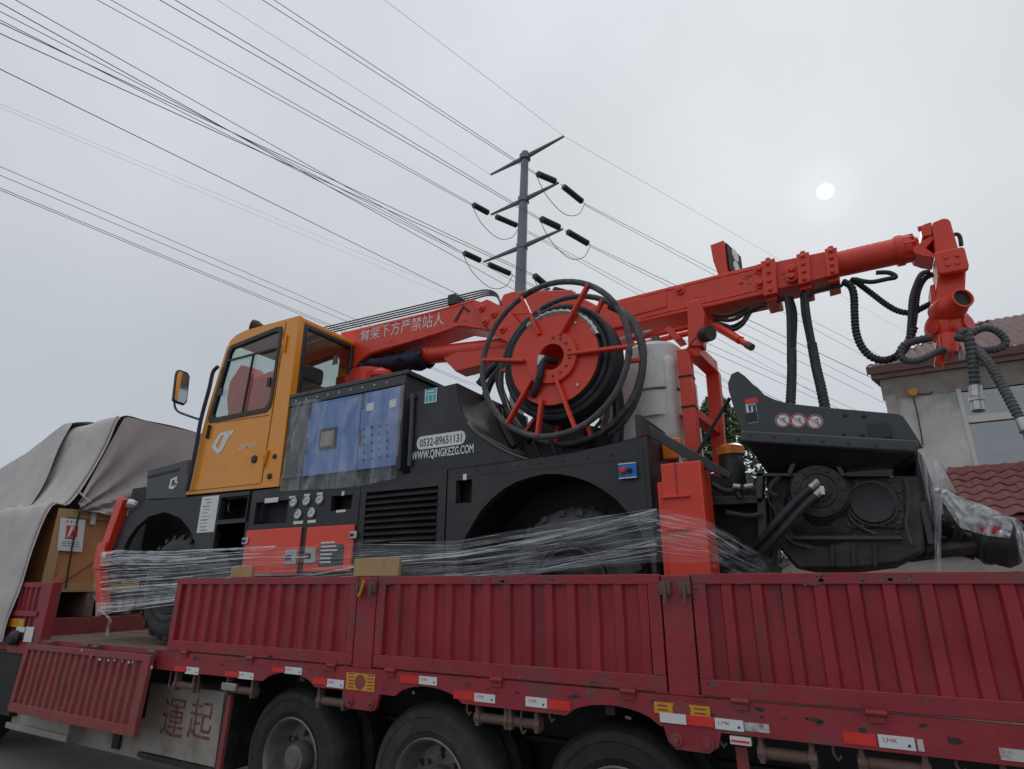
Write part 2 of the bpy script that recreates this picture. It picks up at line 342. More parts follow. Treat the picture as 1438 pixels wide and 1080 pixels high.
for i in range(40):
    y = 13.9 + i*7.4/39; t = min(1, min(i, 39-i)/19*1.15)
    sh_ = (y-13.9)/7.4*3.0; P.append([(ex0+sh_, y, ez), (ex0+sh_+1.3*t*.6, y, ez+rise*.5*t), (ex0+sh_+2.6*t*.6, y, ez+rise*t)])
m = MB(); m.grid(P, True); m.build('hip_face', M['tile_upper'], roof)
# window
w = MB(); x0, x1, z0, z1 = win; f_ = .07
w.box(x0, x1, HY-.03, HY+.1, z0, z0+f_); w.box(x0, x1, HY-.03, HY+.1, z1-f_, z1); w.box(x0, x0+f_*1.1, HY-.03, HY+.1, z0+f_, z1-f_)
wz = PY(1355, 590, HY).z
w.box(x0+f_*1.1, x1, HY-.034, HY+.1, wz-.07, wz+.07)
wo = w.build('window_frame', M['upvc'], hs, .006)
for k in range(4):
    xa = x0+.07+k*.86
    m = MB(); m.box(xa+.79, xa+.86, HY-.02, HY+.08, z0+f_, wz-.07); m.build('mullion', M['upvc'], wo, .004)
    m = MB(); m.box(xa+.005, xa+.785, HY+.04, HY+.046, z0+f_, wz-.07); m.build('pane', M['house_glass'], wo)
m = MB(); m.box(x0+.08, x1, HY+.05, HY+.056, wz+.07, z1-f_); m.build('pane', M['house_glass'], wo)
a = rect((1388, 612), (1438, 632), HY+.5); m = MB(); m.box(a[0], a[1]+.6, HY+.5, HY+.53, a[2], a[3]); m.build('blind', M['blind'], hs)
m = MB(); m.box(x0-.06, x1, HY-.09, HY-.001, z0-.07, z0); m.build('window_sill', M['stucco_trim'], hs, .008)
# wall lamp with its cable
p = PY(1282, 551, HY-.06)
m = MB(); m.lathe((p.x, p.y+.06, p.z), (0, -1, 0), [(.0, 0), (.05, 0), (.05, .04), (.09, .07), (.08, .12), (0, .13)], 14); m.build('wall_lamp', M['yellow'], hs)
m = MB(); m.tube(spl([PY(1282, 556, HY-.03), PY(1287, 575, HY-.03), PY(1291, 595, HY-.03), PY(1296, 625, HY-.03)], 4), .012, 6); m.tube(spl([PY(1308, 525, HY-.03), PY(1312, 545, HY-.03), PY(1305, 553, HY-.03), PY(1284, 553, HY-.03)], 4), .01, 6); m.build('cable', M['hose'], hs)
# lean-to in front of the house with its own tile roof
lt = thing('lean_to', 'low lean-to with rows of curved red clay tiles under the house window', 'lean-to', (3, 13, 0))
lx0 = PY(1340, 664, 13.6).x; zt = PY(1345, 663, 13.6).z
LX1 = 6.5; ly0, ly1 = 11.9, 13.9
zb = PY(1438, 722, ly0).z
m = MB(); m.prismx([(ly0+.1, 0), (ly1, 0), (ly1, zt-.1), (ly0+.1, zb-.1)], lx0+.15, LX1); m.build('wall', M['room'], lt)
m = MB(); sl = (zt-zb)/(ly1-.3-ly0)
m.prismx([(ly0, zb-.09), (ly1, zb-.09+sl*(ly1-ly0)), (ly1, zb-.03+sl*(ly1-ly0)), (ly0, zb-.03)], lx0-.1, LX1); rb = m.build('roof_board', M['maroon_old'], lt)
tm = MB(); nn = 8; tw = .27; tl = .36
P = []
for k in range(2):
    P.append([(tw*i/nn, k*tl, sl*k*tl*0 + (.028*math.sin(2*math.pi*i/nn)) + (.035 if k == 0 else .012)) for i in range(nn+1)])
P2 = [[(x, y, z-.016) for x, y, z in r] for r in P]
tm.grid(P); tm.grid(P2, True); tm.grid([P2[0], P[0]])
tile0 = tm.build('roof_tile', M['tile'], None)
first = True
nr = int((ly1-ly0)/math.cos(math.atan(sl))/(tl-.06))+1
for r_ in range(nr):
    for c_ in range(int((LX1-lx0)/tw)):
        q = tile0 if first else tile0.copy()
        if not first: C.objects.link(q)
        first = False
        q.parent = rb; yy = ly0+r_*(tl-.055)*math.cos(math.atan(sl))
        if yy > ly1-.15: 
            bpy.data.objects.remove(q) if q is not tile0 else None
            continue
        q.location = (lx0-.1+c_*tw+random.uniform(-.006, .006), yy, zb+sl*(yy-ly0)-.02+random.uniform(0, .008)); q.location = q.location-wloc(rb)
        q.rotation_euler = (math.atan(sl), 0, random.uniform(-.015, .015))
# pale garden wall seen under the chute
gw = MB(); a = PY(1262, 806, 9.3); gw.box(-3, 9, 9.3, 9.55, 0, PY(1438, 779, 9.3).z); gw.box(-3, 9, 9.24, 9.61, PY(1438, 779, 9.3).z, PY(1438, 768, 9.3).z)
tag(gw.build('yard_wall', M['stucco_trim'], None, .01), 'long low rendered yard wall with coping seen under the machine outlet', 'wall')
# ------------------------------------------------------------------ bushy tree between the red frame and the hopper
bt = thing('bushy_tree', 'leafy green bush seen between red stand and hopper', 'tree', (-1.35, 7.6, 0))
m = MB(); m.tube(spl([(-1.45, 7.6, 0), (-1.48, 7.62, 1.2), (-1.4, 7.6, 2.4), (-1.42, 7.62, 3.6)], 4), .1, 8, rf=lambda i: 1-.06*i)
for k in range(9):
    a_ = random.uniform(0, 6.28); z_ = 1.6+.22*k
    m.tube([(-1.45, 7.6, z_), (-1.42+.35*math.cos(a_), 7.6+.35*math.sin(a_), z_+.4)], .02, 5)
m.build('trunk', M['bark'], bt)
m = MB()
for k in range(6500):
    a_ = random.uniform(0, 6.28); z_ = random.uniform(1.5, 4.15); t = (z_-1.5)/2.65
    R_ = (.75*math.sin(math.pi*min(1, t*.8+.2))**.6)*(.75+.35*fz(a_*1.3, z_*2.2, 3)); rr = R_*random.random()**.45
    p = Vector((-1.42+rr*math.cos(a_), 7.6+rr*math.sin(a_), z_)); s_ = random.uniform(.03, .065)
    d = Vector((random.gauss(0, 1), random.gauss(0, 1), random.gauss(0, .7))).normalized(); u = d.orthogonal().normalized()*s_*.45; b = len(m.v)
    m.v += [p-d*s_, p+u, p+d*s_, p-u]; m.f.append((b, b+1, b+2, b+3))
m.build('crown', M['leaf'], bt)
# ------------------------------------------------------------------ power pole
pd = Vector((math.cos(math.radians(171.7)), math.sin(math.radians(171.7)), 0)); PDEP = 25
top = PY(737.5, 214, PDEP); low = PY(731, 405, PDEP)
base = low + (low-top)*((0-low.z)/(low.z-top.z)); base = low+(low-top)*(low.z/(top.z-low.z))
pp = thing('power_pole', 'tall grey steel transmission pole with three tiers of slanted arms', 'power pole', base)
m = MB(); m.tube([base+(top-base)*t for t in (0, .3, .6, .97, 1)], 1, 14, rf=lambda i: (.5, .41, .33, .22, .2)[i]); m.build('mast', M['galv'], pp)
def onmast(py): 
    q = PY(735, py, PDEP); t = (q.z-base.z)/(top.z-base.z); return base+(top-base)*t
arms = []
for py, tl_, tr_, rise_ in ((222, 2.55, 2.65, .35), (281, 2.35, 2.35, .3), (346, 2.75, 2.65, .3), (420, 2.4, 1.9, .3)):
    q = onmast(py)
    for sg, ln in ((1, tl_), (-1, tr_)):
        e_ = q+pd*sg*ln+Vector((0, 0, .05))
        m = MB(); m.tube([q+pd*sg*.15, e_], 1, 8, rf=lambda i: (.14, .06)[i]); m.build('cross_arm', M['galv'], pp)
        arms.append((e_, sg))
    m = MB(); m.lathe(q+Vector((0, 0, -.16)), (0, 0, 1), [(.25, 0), (.32, 0), (.32, .3), (.25, .3)], 14); m.build('arm_collar', M['galv'], pp)
# wires: straight spans whose vertical planes are set by azimuth
def on_plane(px, py, p, az):
    d = ray(px, py); n_ = Vector((-math.sin(az), math.cos(az), 0)); return CAM + d*((p-CAM).dot(n_)/d.dot(n_))
wires = 'overhead electricity wires'
def wire(a, b, r, label, mt='wire', ext=1.0, sag=.0):
    a, b = Vector(a), Vector(b); e2 = b+(b-a)*ext; n_ = 16
    pts = [a.lerp(e2, i/n_)-Vector((0, 0, sag*4*(i/n_)*(1-i/n_))) for i in range(n_+1)]
    m = MB(); m.tube(pts, r, 5); tag(m.build('overhead_wire', M[mt], None), label, 'wire', wires)
def insulator(p0, p1, parent):
    m = MB(); d = (p1-p0); n_ = 15; Ln = d.length; prof = [(.0, 0), (.02, 0), (.02, .1*Ln)]
    for k in range(n_):
        t = .1*Ln+k*.8*Ln/n_; h_ = .8*Ln/n_; prof += [(.07, t), (.17, t+h_*.2), (.17, t+h_*.65), (.07, t+h_*.8)]
    prof += [(.02, .9*Ln), (.02, Ln), (0, Ln)]
    m.lathe(p0, d, prof, 10); m.build('insulator_string', M['insul'], parent)
AZL, AZR = math.radians(255), math.radians(70)
# (arm index, near pixel on the insulator's line side left, its wire pixel on the left border, right-hand line end pixel, wire pixel far right)
dl = Vector((math.cos(AZL), math.sin(AZL), 0)); dr = Vector((math.cos(AZR), math.sin(AZR), 0))
names = ['upper right arm', 'upper left arm', 'lower right arm', 'lower left arm']
for (ai, lp, lb, rp, rb_, nm) in ((3, (752, 243), (385, 0), (821, 286), (1000, 378), 'middle right arm'), (2, (662, 286), (156, 0), (729, 318), (900, 409), 'middle left arm'),
                             (5, (757, 306), (246, 0), (829, 344), (990, 420), 'lower right arm'), (4, (649, 354), (0, 16), (720, 386), (890, 470), 'lower left arm'),
                             (7, (748, 385), (0, 32), (810, 415), (920, 472), 'lowest right arm')):
    e_, sg = arms[ai]
    l0 = on_plane(*lp, e_, AZL); r0 = on_plane(*rp, e_, AZR)
    insulator(e_+(l0-e_)*.08, l0, pp); insulator(e_+(r0-e_)*.08, r0, pp)
    jl = spl([l0, l0.lerp(r0, .2)-Vector((0, 0, .95)), l0.lerp(r0, .55)-Vector((0, 0, 1.45)), l0.lerp(r0, .85)-Vector((0, 0, .95)), r0], 6)
    m = MB(); m.tube(jl, .02, 5); m.build('jumper_cable', M['wire'], pp)
    for k in (0, 1):
        o_ = Vector((0, 0, -.32*k))
        far = on_plane(*lb, l0, AZL)
        wire(l0+o_*.3, far+o_, .014, '%s conductor of the pair leaving the %s of the pole to upper left' % (('upper', 'lower')[k], nm), ext=.6)
        far = on_plane(*rb_, r0, AZR)
        wire(r0+o_*.3, far+o_*1.2, .014, '%s conductor of the pair leaving the %s of the pole to lower right' % (('upper', 'lower')[k], nm), ext=2.5)
e_ = arms[1][0]; far = on_plane(540, 0, e_, AZL); wire(e_, far, .008, 'thin earth wire from the top right arm tip to the upper edge', ext=.6)
far = on_plane(1060, 345, e_, AZR); wire(e_, far, .008, 'thin earth wire from the top right arm tip falling to the right', ext=2)
e_ = arms[0][0]; far = on_plane(305, 0, e_, AZL); wire(e_, far, .008, 'thin earth wire from the top left arm tip to the upper edge', ext=.6)
# nearer lines that pass in front of the pole
for (p0, p1, dep, az, r, mt, lb) in (
    ((0, 4), (500, 283), 9, 79.7, .034, 'wire_thick', 'thick dark cable from the top left corner, lower of two close ones'),
    ((22, 0), (500, 270), 9, 79.7, .028, 'wire_thick', 'thick dark cable from the top left corner, upper of two close ones'),
    ((0, 97), (500, 343), 9, 79.7, .028, 'wire_thick', 'single dark cable crossing below the top left bunch'),
    ((0, 146), (500, 353), 14, 75, .010, 'wire', 'pale wire of the middle left pair, upper one'),
    ((0, 151), (500, 361), 14, 75, .010, 'wire', 'pale wire of the middle left pair, lower one'),
    ((0, 234), (479, 440), 8, 84, .014, 'wire_thick', 'uppermost of the four lowest wires at left, above the cab'),
    ((0, 246), (460, 440), 8, 84, .014, 'wire_thick', 'second of the four lowest wires at left, above the cab'),
    ((0, 264), (425, 440), 8, 84, .014, 'wire_thick', 'third of the four lowest wires at left, above the cab'),
    ((0, 267), (418, 440), 8, 84, .014, 'wire_thick', 'bottom wire of the four lowest at left with small clips'),
    ((1000, 425), (1260, 548), 30, 70, .013, 'wire_hazed', 'faint wire beyond the hanging hoses, uppermost of four'),
    ((1010, 452), (1230, 560), 30, 70, .013, 'wire_hazed', 'faint wire beyond the hanging hoses, second of four'),
    ((1000, 485), (1200, 575), 30, 70, .013, 'wire_hazed', 'faint wire beyond the hanging hoses, third of four'),
    ((1000, 495), (1180, 575), 30, 70, .013, 'wire_hazed', 'faint wire beyond the hanging hoses, lowest of four')):
    a_ = PY(*p0, dep) if p0[0] < 900 else PY(*p0, dep); b_ = on_plane(*p1, a_, math.radians(az))
    dirv = (b_-a_); a2 = a_-dirv*.25
    wire(a2, b_, r, lb, mt, ext=.9 if p0[0] < 900 else 1.5)
# ------------------------------------------------------------------ red flatbed trailer
TY = 3.70
tr = thing('flatbed_trailer', 'dusty maroon flatbed trailer with corrugated drop sides carrying the spraying machine', 'trailer', (-3.5, 4.95, 0))
GZ0, GZ1, DZ = 1.272, 1.91, 1.25
def arcpts(xc, hw, z0, zt, n=10):
    r_ = []
    for i in range(n+1):
        t = -1+2*i/n; r_.append((xc+hw*t, z0+(zt-z0)*(1-t*t)**.7 if abs(t) < 1 else z0))
    return r_
lo = [(-9.0, 1.10)]
for xc, hw in ((-4.2, .30), (-2.81, .29), (-1.47, .29)):
    if xc == -2.81: lo += [(-3.60, 1.10), (-3.57, 1.0), (-3.54, .985), (-3.30, .985), (-3.27, 1.0), (-3.24, 1.10)]
    lo += arcpts(xc, hw, 1.10, 1.18)
lo += [(-1.16, 1.10), (-1.14, 1.03), (-1.10, .995), (-.92, .995), (-.87, 1.03), (-.85, 1.10), (2.6, 1.10)]
m = MB(); m.plate(lo+[(2.6, 1.262), (-9.0, 1.262)], [], TY, TY+.03); m.build('side_beam', M['maroon_frame'], tr, .004)
m = MB(); m.box(-9, 2.6, 6.17, 6.2, 1.1, 1.262); m.build('side_beam', M['maroon_frame'], tr, .004)
for k in range(12):
    m = MB(); y0 = TY+.034+k*.2025; m.box(-8.99, 2.58, y0, y0+.195, 1.205, DZ+random.uniform(-.004, .004)); m.build('deck_plank', M['deck_wood'], tr, .004)
m = MB(); m.box(-15.5, -9.0, TY+.02, 6.18, 1.12, 1.45); m.build('front_deck', M['maroon_old'], tr, .006)
for y0 in (4.4, 5.35):
    m = MB(); m.box(-9.2, 2.5, y0, y0+.16, 1.17, 1.2); m.box(-9.2, 2.5, y0+.07, y0+.09, .8, 1.17); m.box(-9.2, 2.5, y0, y0+.16, .77, .8); m.build('chassis_rail', M['dark'], tr)
for k in range(22):
    x = -8.8+k*.52; m = MB(); m.box(x, x+.06, TY+.04, 6.16, 1.12, 1.2); m.build('cross_member', M['dark'], tr)
# drop sides
def gate(x0, x1, z0, z1, y, parent, name='drop_side', mt='maroon', fr='maroon_frame', period=.16, out_=-1):
    th = .045
    m = MB(); a = y if out_ < 0 else y+th; 
    m.box(x0, x1, y, y+th, z1-.058, z1); m.box(x0, x1, y, y+th, z0, z0+.085); m.box(x0, x0+.075, y, y+th, z0+.085, z1-.058); m.box(x1-.075, x1, y, y+th, z0+.085, z1-.058)
    g_ = m.build(name, M[fr], parent, .004)
    xs0, xs1 = x0+.07, x1-.07; n_ = max(3, round((xs1-xs0)/period)); pr = (xs1-xs0)/n_; prof = []
    dy = .026
    for k in range(n_):
        b = xs0+k*pr; prof += [(b, y+.008+dy), (b+pr*.50, y+.008+dy), (b+pr*.58, y+.008), (b+pr*.92, y+.008)]
    prof.append((xs1, y+.008+dy))
    P = [[(x, yy, z0+.08+(z1-z0-.135)*q_/8) for q_ in range(9)] for x, yy in prof]
    P = [[(x+.004*fz(x*2.3, z*3.4, y+4), yy+.007*fz(x*3, z*5), z+0) for x, yy, z in r] for r in P]
    m = MB(); m.grid(P, True); m.build('corrugated_sheet', M[mt], g_, ang=20)
    return g_
ga = gate(-5.885, -3.535, GZ0, GZ1, TY, tr); gb = gate(-3.325, -1.125, GZ0, GZ1, TY, tr, period=.155); gc = gate(-.935, 1.42, GZ0, GZ1, TY, tr, period=.16)
for x0, x1 in ((-3.525, -3.335), (-1.115, -.945)):
    m = MB(); m.box(x0, x1, TY-.002, TY+.07, GZ0-.01, GZ1-.006); po = m.build('gate_post', M['maroon_frame'], tr, .006)
    for xx in (x0+.01, x1-.045):
        m = MB(); m.box(xx-.015, xx+.05, TY-.03, TY-.002, GZ1-.115, GZ1-.04); m.tube([(xx+.015, TY-.035, GZ1-.05), (xx+.022, TY-.045, GZ1-.11), (xx+.012, TY-.04, GZ1-.17)], .009, 6); m.build('latch', M['rusty'], po)
m = MB(); m.tube([PY(511, 815, TY-.045), PY(508, 828, TY-.045), PY(503, 838, TY-.04)], .011, 6); m.build('latch_handle', M['yellow'], tr)
for x0, x1 in ((-5.885, -3.535), (-3.325, -1.125), (-.935, 1.42), (-8.4, -5.95)):
    m = MB(); m.box(x0, x1, 6.16, 6.2, GZ0, GZ1); m.build('drop_side', M['maroon'], tr, .004)
# hinges along the beam
for px, py in ((258, 922), (350, 929), (465, 937), (548, 944), (697, 957), (882, 974), (1040, 989), (1231, 1006)):
    p = PY(px, py, TY-.015); m = MB(); m.cyl((p.x-.045, p.y, GZ0-.008), (p.x+.045, p.y, GZ0-.008), .014, n=10); m.box(p.x-.035, p.x+.035, TY-.012, TY-.001, GZ0-.05, GZ0-.012)
    m.lathe((p.x, TY-.001, GZ0+.0), (0, -1, 0), [(.0, .003), (.042, .003), (.042, 0)], 18); m.build('hinge', M['maroon_frame'], tr)
# dropped side hanging at the front
dg = gate(-8.36, -5.965, -.335, .335, -.022, None, 'drop_side', 'maroon_old', 'maroon_old', .135)
piv = Vector((0, 3.66, 1.225))
for q in (dg, dg.children[0]):
    for v in q.data.vertices: v.co = v.co - Vector((0, 0, .335)); v.co = Matrix.Rotation(math.radians(-3), 3, 'X') @ v.co + piv - Vector((0, .03, 0)) - wloc(tr)
dg.parent = tr
mt = mat('chipped', (.5, .46, .42), .7, var=.3)
m = MB()
for px, py, s_ in ((140, 926, .05), (152, 927, .03), (161, 927, .02), (181, 930, .03), (186, 930, .02), (115, 913, .03), (213, 937, .03), (172, 928, .014), (128, 922, .012)):
    p = PY(px, py, 3.6); m.box(p.x-s_/2, p.x+s_/2, 3.599, 3.602, p.z-.012, p.z+.012)
m.build('paint_chips', mt, tr, kind='stuff')
for px in (65, 115, 130, 210):
    p = PY(px, 911, 3.62); m = MB(); m.cyl((p.x-.06, 3.65, 1.25), (p.x+.06, 3.65, 1.25), .018, n=8); m.build('hinge', M['rusty'], tr)
# upright front section of drop side
gf = gate(-10.4, -8.42, 1.24, 1.876, TY, tr, period=.13)
m = MB(); m.box(-8.42, -8.26, TY-.01, TY+.10, 1.20, 1.88); m.build('gate_post', M['maroon_frame'], tr, .006)
m = MB(); a = rect((18, 857), (50, 866), TY-.02); m.box(a[0], a[1], TY-.02, TY-.002, a[2], a[3]); m.build('gate_strap', M['maroon_frame'], tr, .003)
a = rect((12, 868), (32, 881), TY-.012); m = MB(); m.box(a[0], a[1], TY-.014, TY-.001, a[2], a[3]); am = m.build('marker_board', M['yellow'], tr)
for k in range(4):
    xx = a[0]+.03+k*.07; m = MB(); m.box(xx, xx+.028, TY-.016, TY-.0145, a[2]+.02, a[3]-.02); m.build('stripe', M['amber'], am)
a = rect((24, 880), (34, 888), TY-.016); m = MB(); m.box(a[0], a[1], TY-.02, TY-.015, a[2], a[3]); m.build('reflector', M['white'], tr)
a = rect((37, 880), (43, 902), TY-.02); m = MB(); m.box(a[0], a[1], TY-.02, TY-.012, a[2], a[3]); m.build('reflector', M['white'], tr)
# reflective tape, in red and white
def tape(tl, br, mt, txt=None, y=TY):
    a = rect(tl, br, y-.004); m = MB(); m.box(a[0], a[1], y-.004, y-.0006, a[2], a[3]); o = m.build('reflector_tape', M[mt], tr)
    if txt:
        h_ = a[3]-a[2]; text_mesh(txt, 'print', M['print_red'], o, (a[0]+.02, a[2]+h_*.45), .06, h_*.32, y-.0046)
        mm = MB(); mm.box(a[1]-.03, a[1]-.018, y-.0046, y-.0041, a[2]+.012, a[2]+.024); mm.build('print', M['print'], o)
    return o
for tl, br, mt_ in (((245,935),(261,944),'r'),((261,936),(278,948),'w'),((316,942),(335,951),'r'),((335,943),(355,955),'w'),((382,936),(400,945),'r'),((400,936),(423,948),'w'),((440,951),(459,962),'r'),((459,953),(482,967),'w'),
    ((562,947),(588,961),'r'),((588,949),(613,963),'w'),((637,969),(666,984),'r'),((666,973),(695,988),'w'),((738,978),(768,995),'w'),((768,982),(801,999),'r'),((1003,1008),(1045,1028),'w'),((1045,1014),(1081,1030),'x'),((1183,1027),(1232,1049),'r'),((1232,1031),(1287,1055),'w'),((1287,1038),(1299,1056),'x'),((1402,1050),(1450,1072),'x')):
    tape(tl, br, {'r': 'sticker_red', 'w': 'white', 'x': 'white_worn'}[mt_], 'LMK' if mt_ == 'w' and tl[0] > 200 else None)
for tl, br in (((487,944),(525,972)), ((918,985),(998,1009))):
    a = rect(tl, br, TY-.006); m = MB(); m.box(a[0], a[1], TY-.006, TY-.001, a[2], a[3]); o = m.build('yellow_plate', M['yellow'], tr)
    cx, cz = (a[0]+a[1])/2, (a[2]+a[3])/2
    m = MB(); m.lathe((cx-.0, TY-.0062, cz), (0, -1, 0), [(0, .003), (.05, .003), (.05, 0)], 20); m.build('disc', M['maroon_old'], o)
    m = MB()
    for r_ in range(5):
        for s_ in (0, 1):
            x_ = a[0]+.02 if s_ == 0 else cx+.07; m.box(x_, x_+.06, TY-.0075, TY-.0062, a[2]+.015+r_*.022, a[2]+.022+r_*.022)
    m.build('print', M['maroon_old'], o, kind='stuff')
tape((926,1000), (964,1018), 'white', None, TY-.007); tape((964,1004), (1003,1022), 'sticker_red', None, TY-.007)
for x_, z_ in ((-3.52, 1.035), (-3.32, 1.035), (-1.09, 1.045), (-.92, 1.045)):
    m = MB(); m.lathe((x_, TY-.001, z_), (0, -1, 0), [(.035, 0), (.035, .012), (.016, .012), (.016, .03), (0, .03)], 12); m.build('bolt', M['maroon_old'], tr)
# strap rollers under the beam
for x0, x1, z_ in ((-5.72, -5.45, .98), (-4.98, -4.66, 1.0), (-3.88, -3.62, 1.0), (-2.42, -2.2, 1.02), (-2.17, -1.98, 1.02), (-.66, -.42, 1.02), (-.2, .06, 1.03), (.35, .62, 1.03)):
    m = MB(); m.cyl((x0, 3.76, z_), (x1, 3.76, z_), .03, n=12); ro = m.build('strap_roller', M['rusty'], tr)
    for xx in (x0, x1):
        m = MB(); m.box(xx-.012, xx+.012, 3.728, 3.79, z_-.045, 1.11); m.cyl((xx-.02, 3.76, z_), (xx+.02, 3.76, z_), .042, n=10); m.build('bracket', M['rusty'], ro)
for px, py in ((237, 962), (277, 968), (487, 985), (656, 997), (732, 1023), (772, 1006), (1012, 1040), (1172, 1058), (1345, 1075)):
    p = PY(px, py, 3.73); m = MB(); m.tube([(p.x, 3.735, 1.11), (p.x-.006, 3.735, p.z), (p.x+.012, 3.735, p.z-.03), (p.x+.03, 3.735, p.z-.01)], .007, 6); m.build('rope_hook', M['rusty'], tr)
a = rect((312, 958), (330, 971), 3.72); m = MB(); m.box(a[0], a[1], 3.715, 3.75, a[2], a[3]); m.build('side_lamp', M['lens'], tr, .004)
a = rect((1025, 1032), (1056, 1048), 3.72); m = MB(); m.box(a[0], a[1], 3.705, 3.74, a[2], a[3]); o = m.build('side_lamp', M['white'], tr, .004)
m = MB(); m.box(a[0]+.008, a[1]-.008, 3.701, 3.7048, a[2]+.014, a[3]-.018); m.build('lens', M['sticker_red'], o)
m = MB(); m.bar(PY(325, 972, 3.8), PY(306, 1090, 3.8), .05, .03, (0, 1, 0)); m.build('guard_strut', M['maroon_old'], tr); m = MB(); m.bar(PY(1041, 1048, 3.8), PY(1050, 1120, 3.8), .06, .03, (0, 1, 0)); m.build('guard_strut', M['maroon_old'], tr)
# wheels
def truck_wheel(x, ny, sgn, parent, R_=.525, mt='rubber'):
    c = Vector((x, ny, R_)); d = (0, sgn, 0)
    wv = thing_part('wheel', parent, c)
    m = MB(); m.lathe(c, d, [(.30, -.01), (.315, .0), (.345, .012), (.352, .018), (.36, .012), (.43, .016), (.438, .023), (.446, .016), (.485, .004), (.515, -.03), (R_, -.06), (R_, -.24), (.5, -.285), (.40, -.30), (.30, -.29)], 48); m.build('tyre', M[mt], wv, ang=28)
    for k in range(4):
        m = MB(); m.lathe(c, d, [(R_-.012, -.085-k*.042), (R_+.001, -.087-k*.042), (R_+.001, -.108-k*.042), (R_-.012, -.11-k*.042)], 48); m.build('tread_rib', M[mt], wv)
    m = MB(); m.lathe(c, d, [(.30, -.012), (.308, .004), (.298, .012), (.288, .002), (.275, -.03), (.262, -.12), (.235, -.16), (.15, -.155), (.0, -.155)], 40); m.build('rim', M['rim'], wv)
    m = MB(); m.lathe(c, d, [(.115, -.155), (.11, -.06), (.1, -.035), (.07, -.03), (.065, -.02), (0, -.018)], 20); m.build('hub', M['rim'], wv)
    m = MB()
    for k in range(8):
        an = k*math.pi/4; m.lathe(c+Vector((.165*math.cos(an), 0, .165*math.sin(an))), d, [(.02, -.156), (.018, -.115), (0, -.11)], 8)
    m.build('wheel_nuts', M['rusty'], wv, kind='stuff')
    m = MB()
    for k in range(6):
        an = (k+.5)*math.pi/3; m.lathe(c+Vector((.205*math.cos(an), 0, .205*math.sin(an))), d, [(.026, -.156), (0, -.155)], 10)
    m.build('hand_holes', M['dark'], wv, kind='stuff')
    return wv
def thing_part(name, parent, loc):
    o = bpy.data.objects.new(name, None); C.objects.link(o); o.parent = parent; o.location = Vector(loc)-wloc(parent); o.empty_display_size = .1; return o
for k, x in enumerate((-4.27, -2.89, -1.5)):
    truck_wheel(x, 3.86, -1, tr, mt=('rubber', 'rubber_dusty', 'rubber')[k])
    truck_wheel(x, 6.04, 1, tr)
    m = MB(); m.lathe((x, 4.2, .525), (0, -1, 0), [(.3, 0), (.48, .0), (.525, -.05), (.525, -.24), (.48, -.29), (.3, -.29)], 40); m.build('inner_tyre', M['rubber'], tr)
    m = MB(); m.cyl((x, 4.1, .525), (x, 5.8, .525), .09, n=14); m.box(x-.45, x+.45, 4.35, 4.45, .62, .7); m.box(x-.45, x+.45, 5.45, 5.55, .62, .7); m.build('axle', M['dark'], tr)
# toolbox with red characters, pale box further forward
m = MB(); m.box(-6.42, -5.24, 3.93, 4.5, .33, .93); tb = m.build('tool_locker', M['beige'], tr, .01)
text_mesh('運', 'lettering', M['char_red'], tb, (-6.13, .5), .34, .32, 3.926); text_mesh('起', 'lettering', M['char_red'], tb, (-5.72, .52), .34, .32, 3.926)
m = MB(); m.box(-5.23, -5.18, 3.9, 4.5, .3, 1.0); m.box(-6.42, -5.2, 3.92, 3.98, .28, .325); m.build('locker_frame', M['grease'], tr, .004)
m = MB(); m.box(-8.75, -7.5, 3.80, 4.4, .30, .52); lb_ = m.build('side_guard_box', M['beige'], tr, .015)
m = MB(); m.box(-8.78, -7.45, 3.77, 3.797, .32, .38); m.box(-7.6, -6.4, 3.96, 4.0, .25, .6); m.build('guard_rail', M['beige'], tr, .006)
m = MB(); m.box(-6.9, -6.78, 3.93, 3.95, .3, .52); m.build('guard_bracket', M['dark'], tr)
m = MB(); m.box(-8.6, 2.45, 4.55, 4.6, .3, 1.1); m.build('undershade_panel', M['dark'], tr)  # added dark sheet standing in for the shade beneath the trailer
# ------------------------------------------------------------------ tractor unit under the raised front deck
tu = thing('tractor_unit', 'black rear mudguard and wheel of the towing truck at left edge', 'truck', (-10.6, 4.9, 0))
cx = -9.75
m = MB(); prof = []
for k in range(13):
    an = math.pi*k/12; prof.append((cx-.68*math.cos(an), .5+.62*math.sin(an)))
prof2 = [(x*1+(cx-x)*.06, z-.04*(z > .5)) for x, z in reversed(prof)]
m.prism(prof+prof2, 3.72, 4.3); m.build('mudguard', M['rubber'], tu)
truck_wheel(cx, 3.8, -1, tu); truck_wheel(-11.1, 3.8, -1, tu)
m = MB(); m.box(-12.5, -8.9, 4.4, 5.5, .5, .95); m.build('chassis_rail', M['dark'], tu)
p = PY(20, 896, 3.66); m = MB(); m.lathe(p, (0.25, -1, 0), [(.0, .06), (.05, .055), (.08, .02), (.085, -.05), (.05, -.12), (0, -.12)], 20); m.build('tail_lamp', M['hose'], tu)
m = MB(); m.box(-9.4, -8.62, 3.72, 3.8, .45, 1.12); m.build('mud_flap', M['dark'], tu, .01)
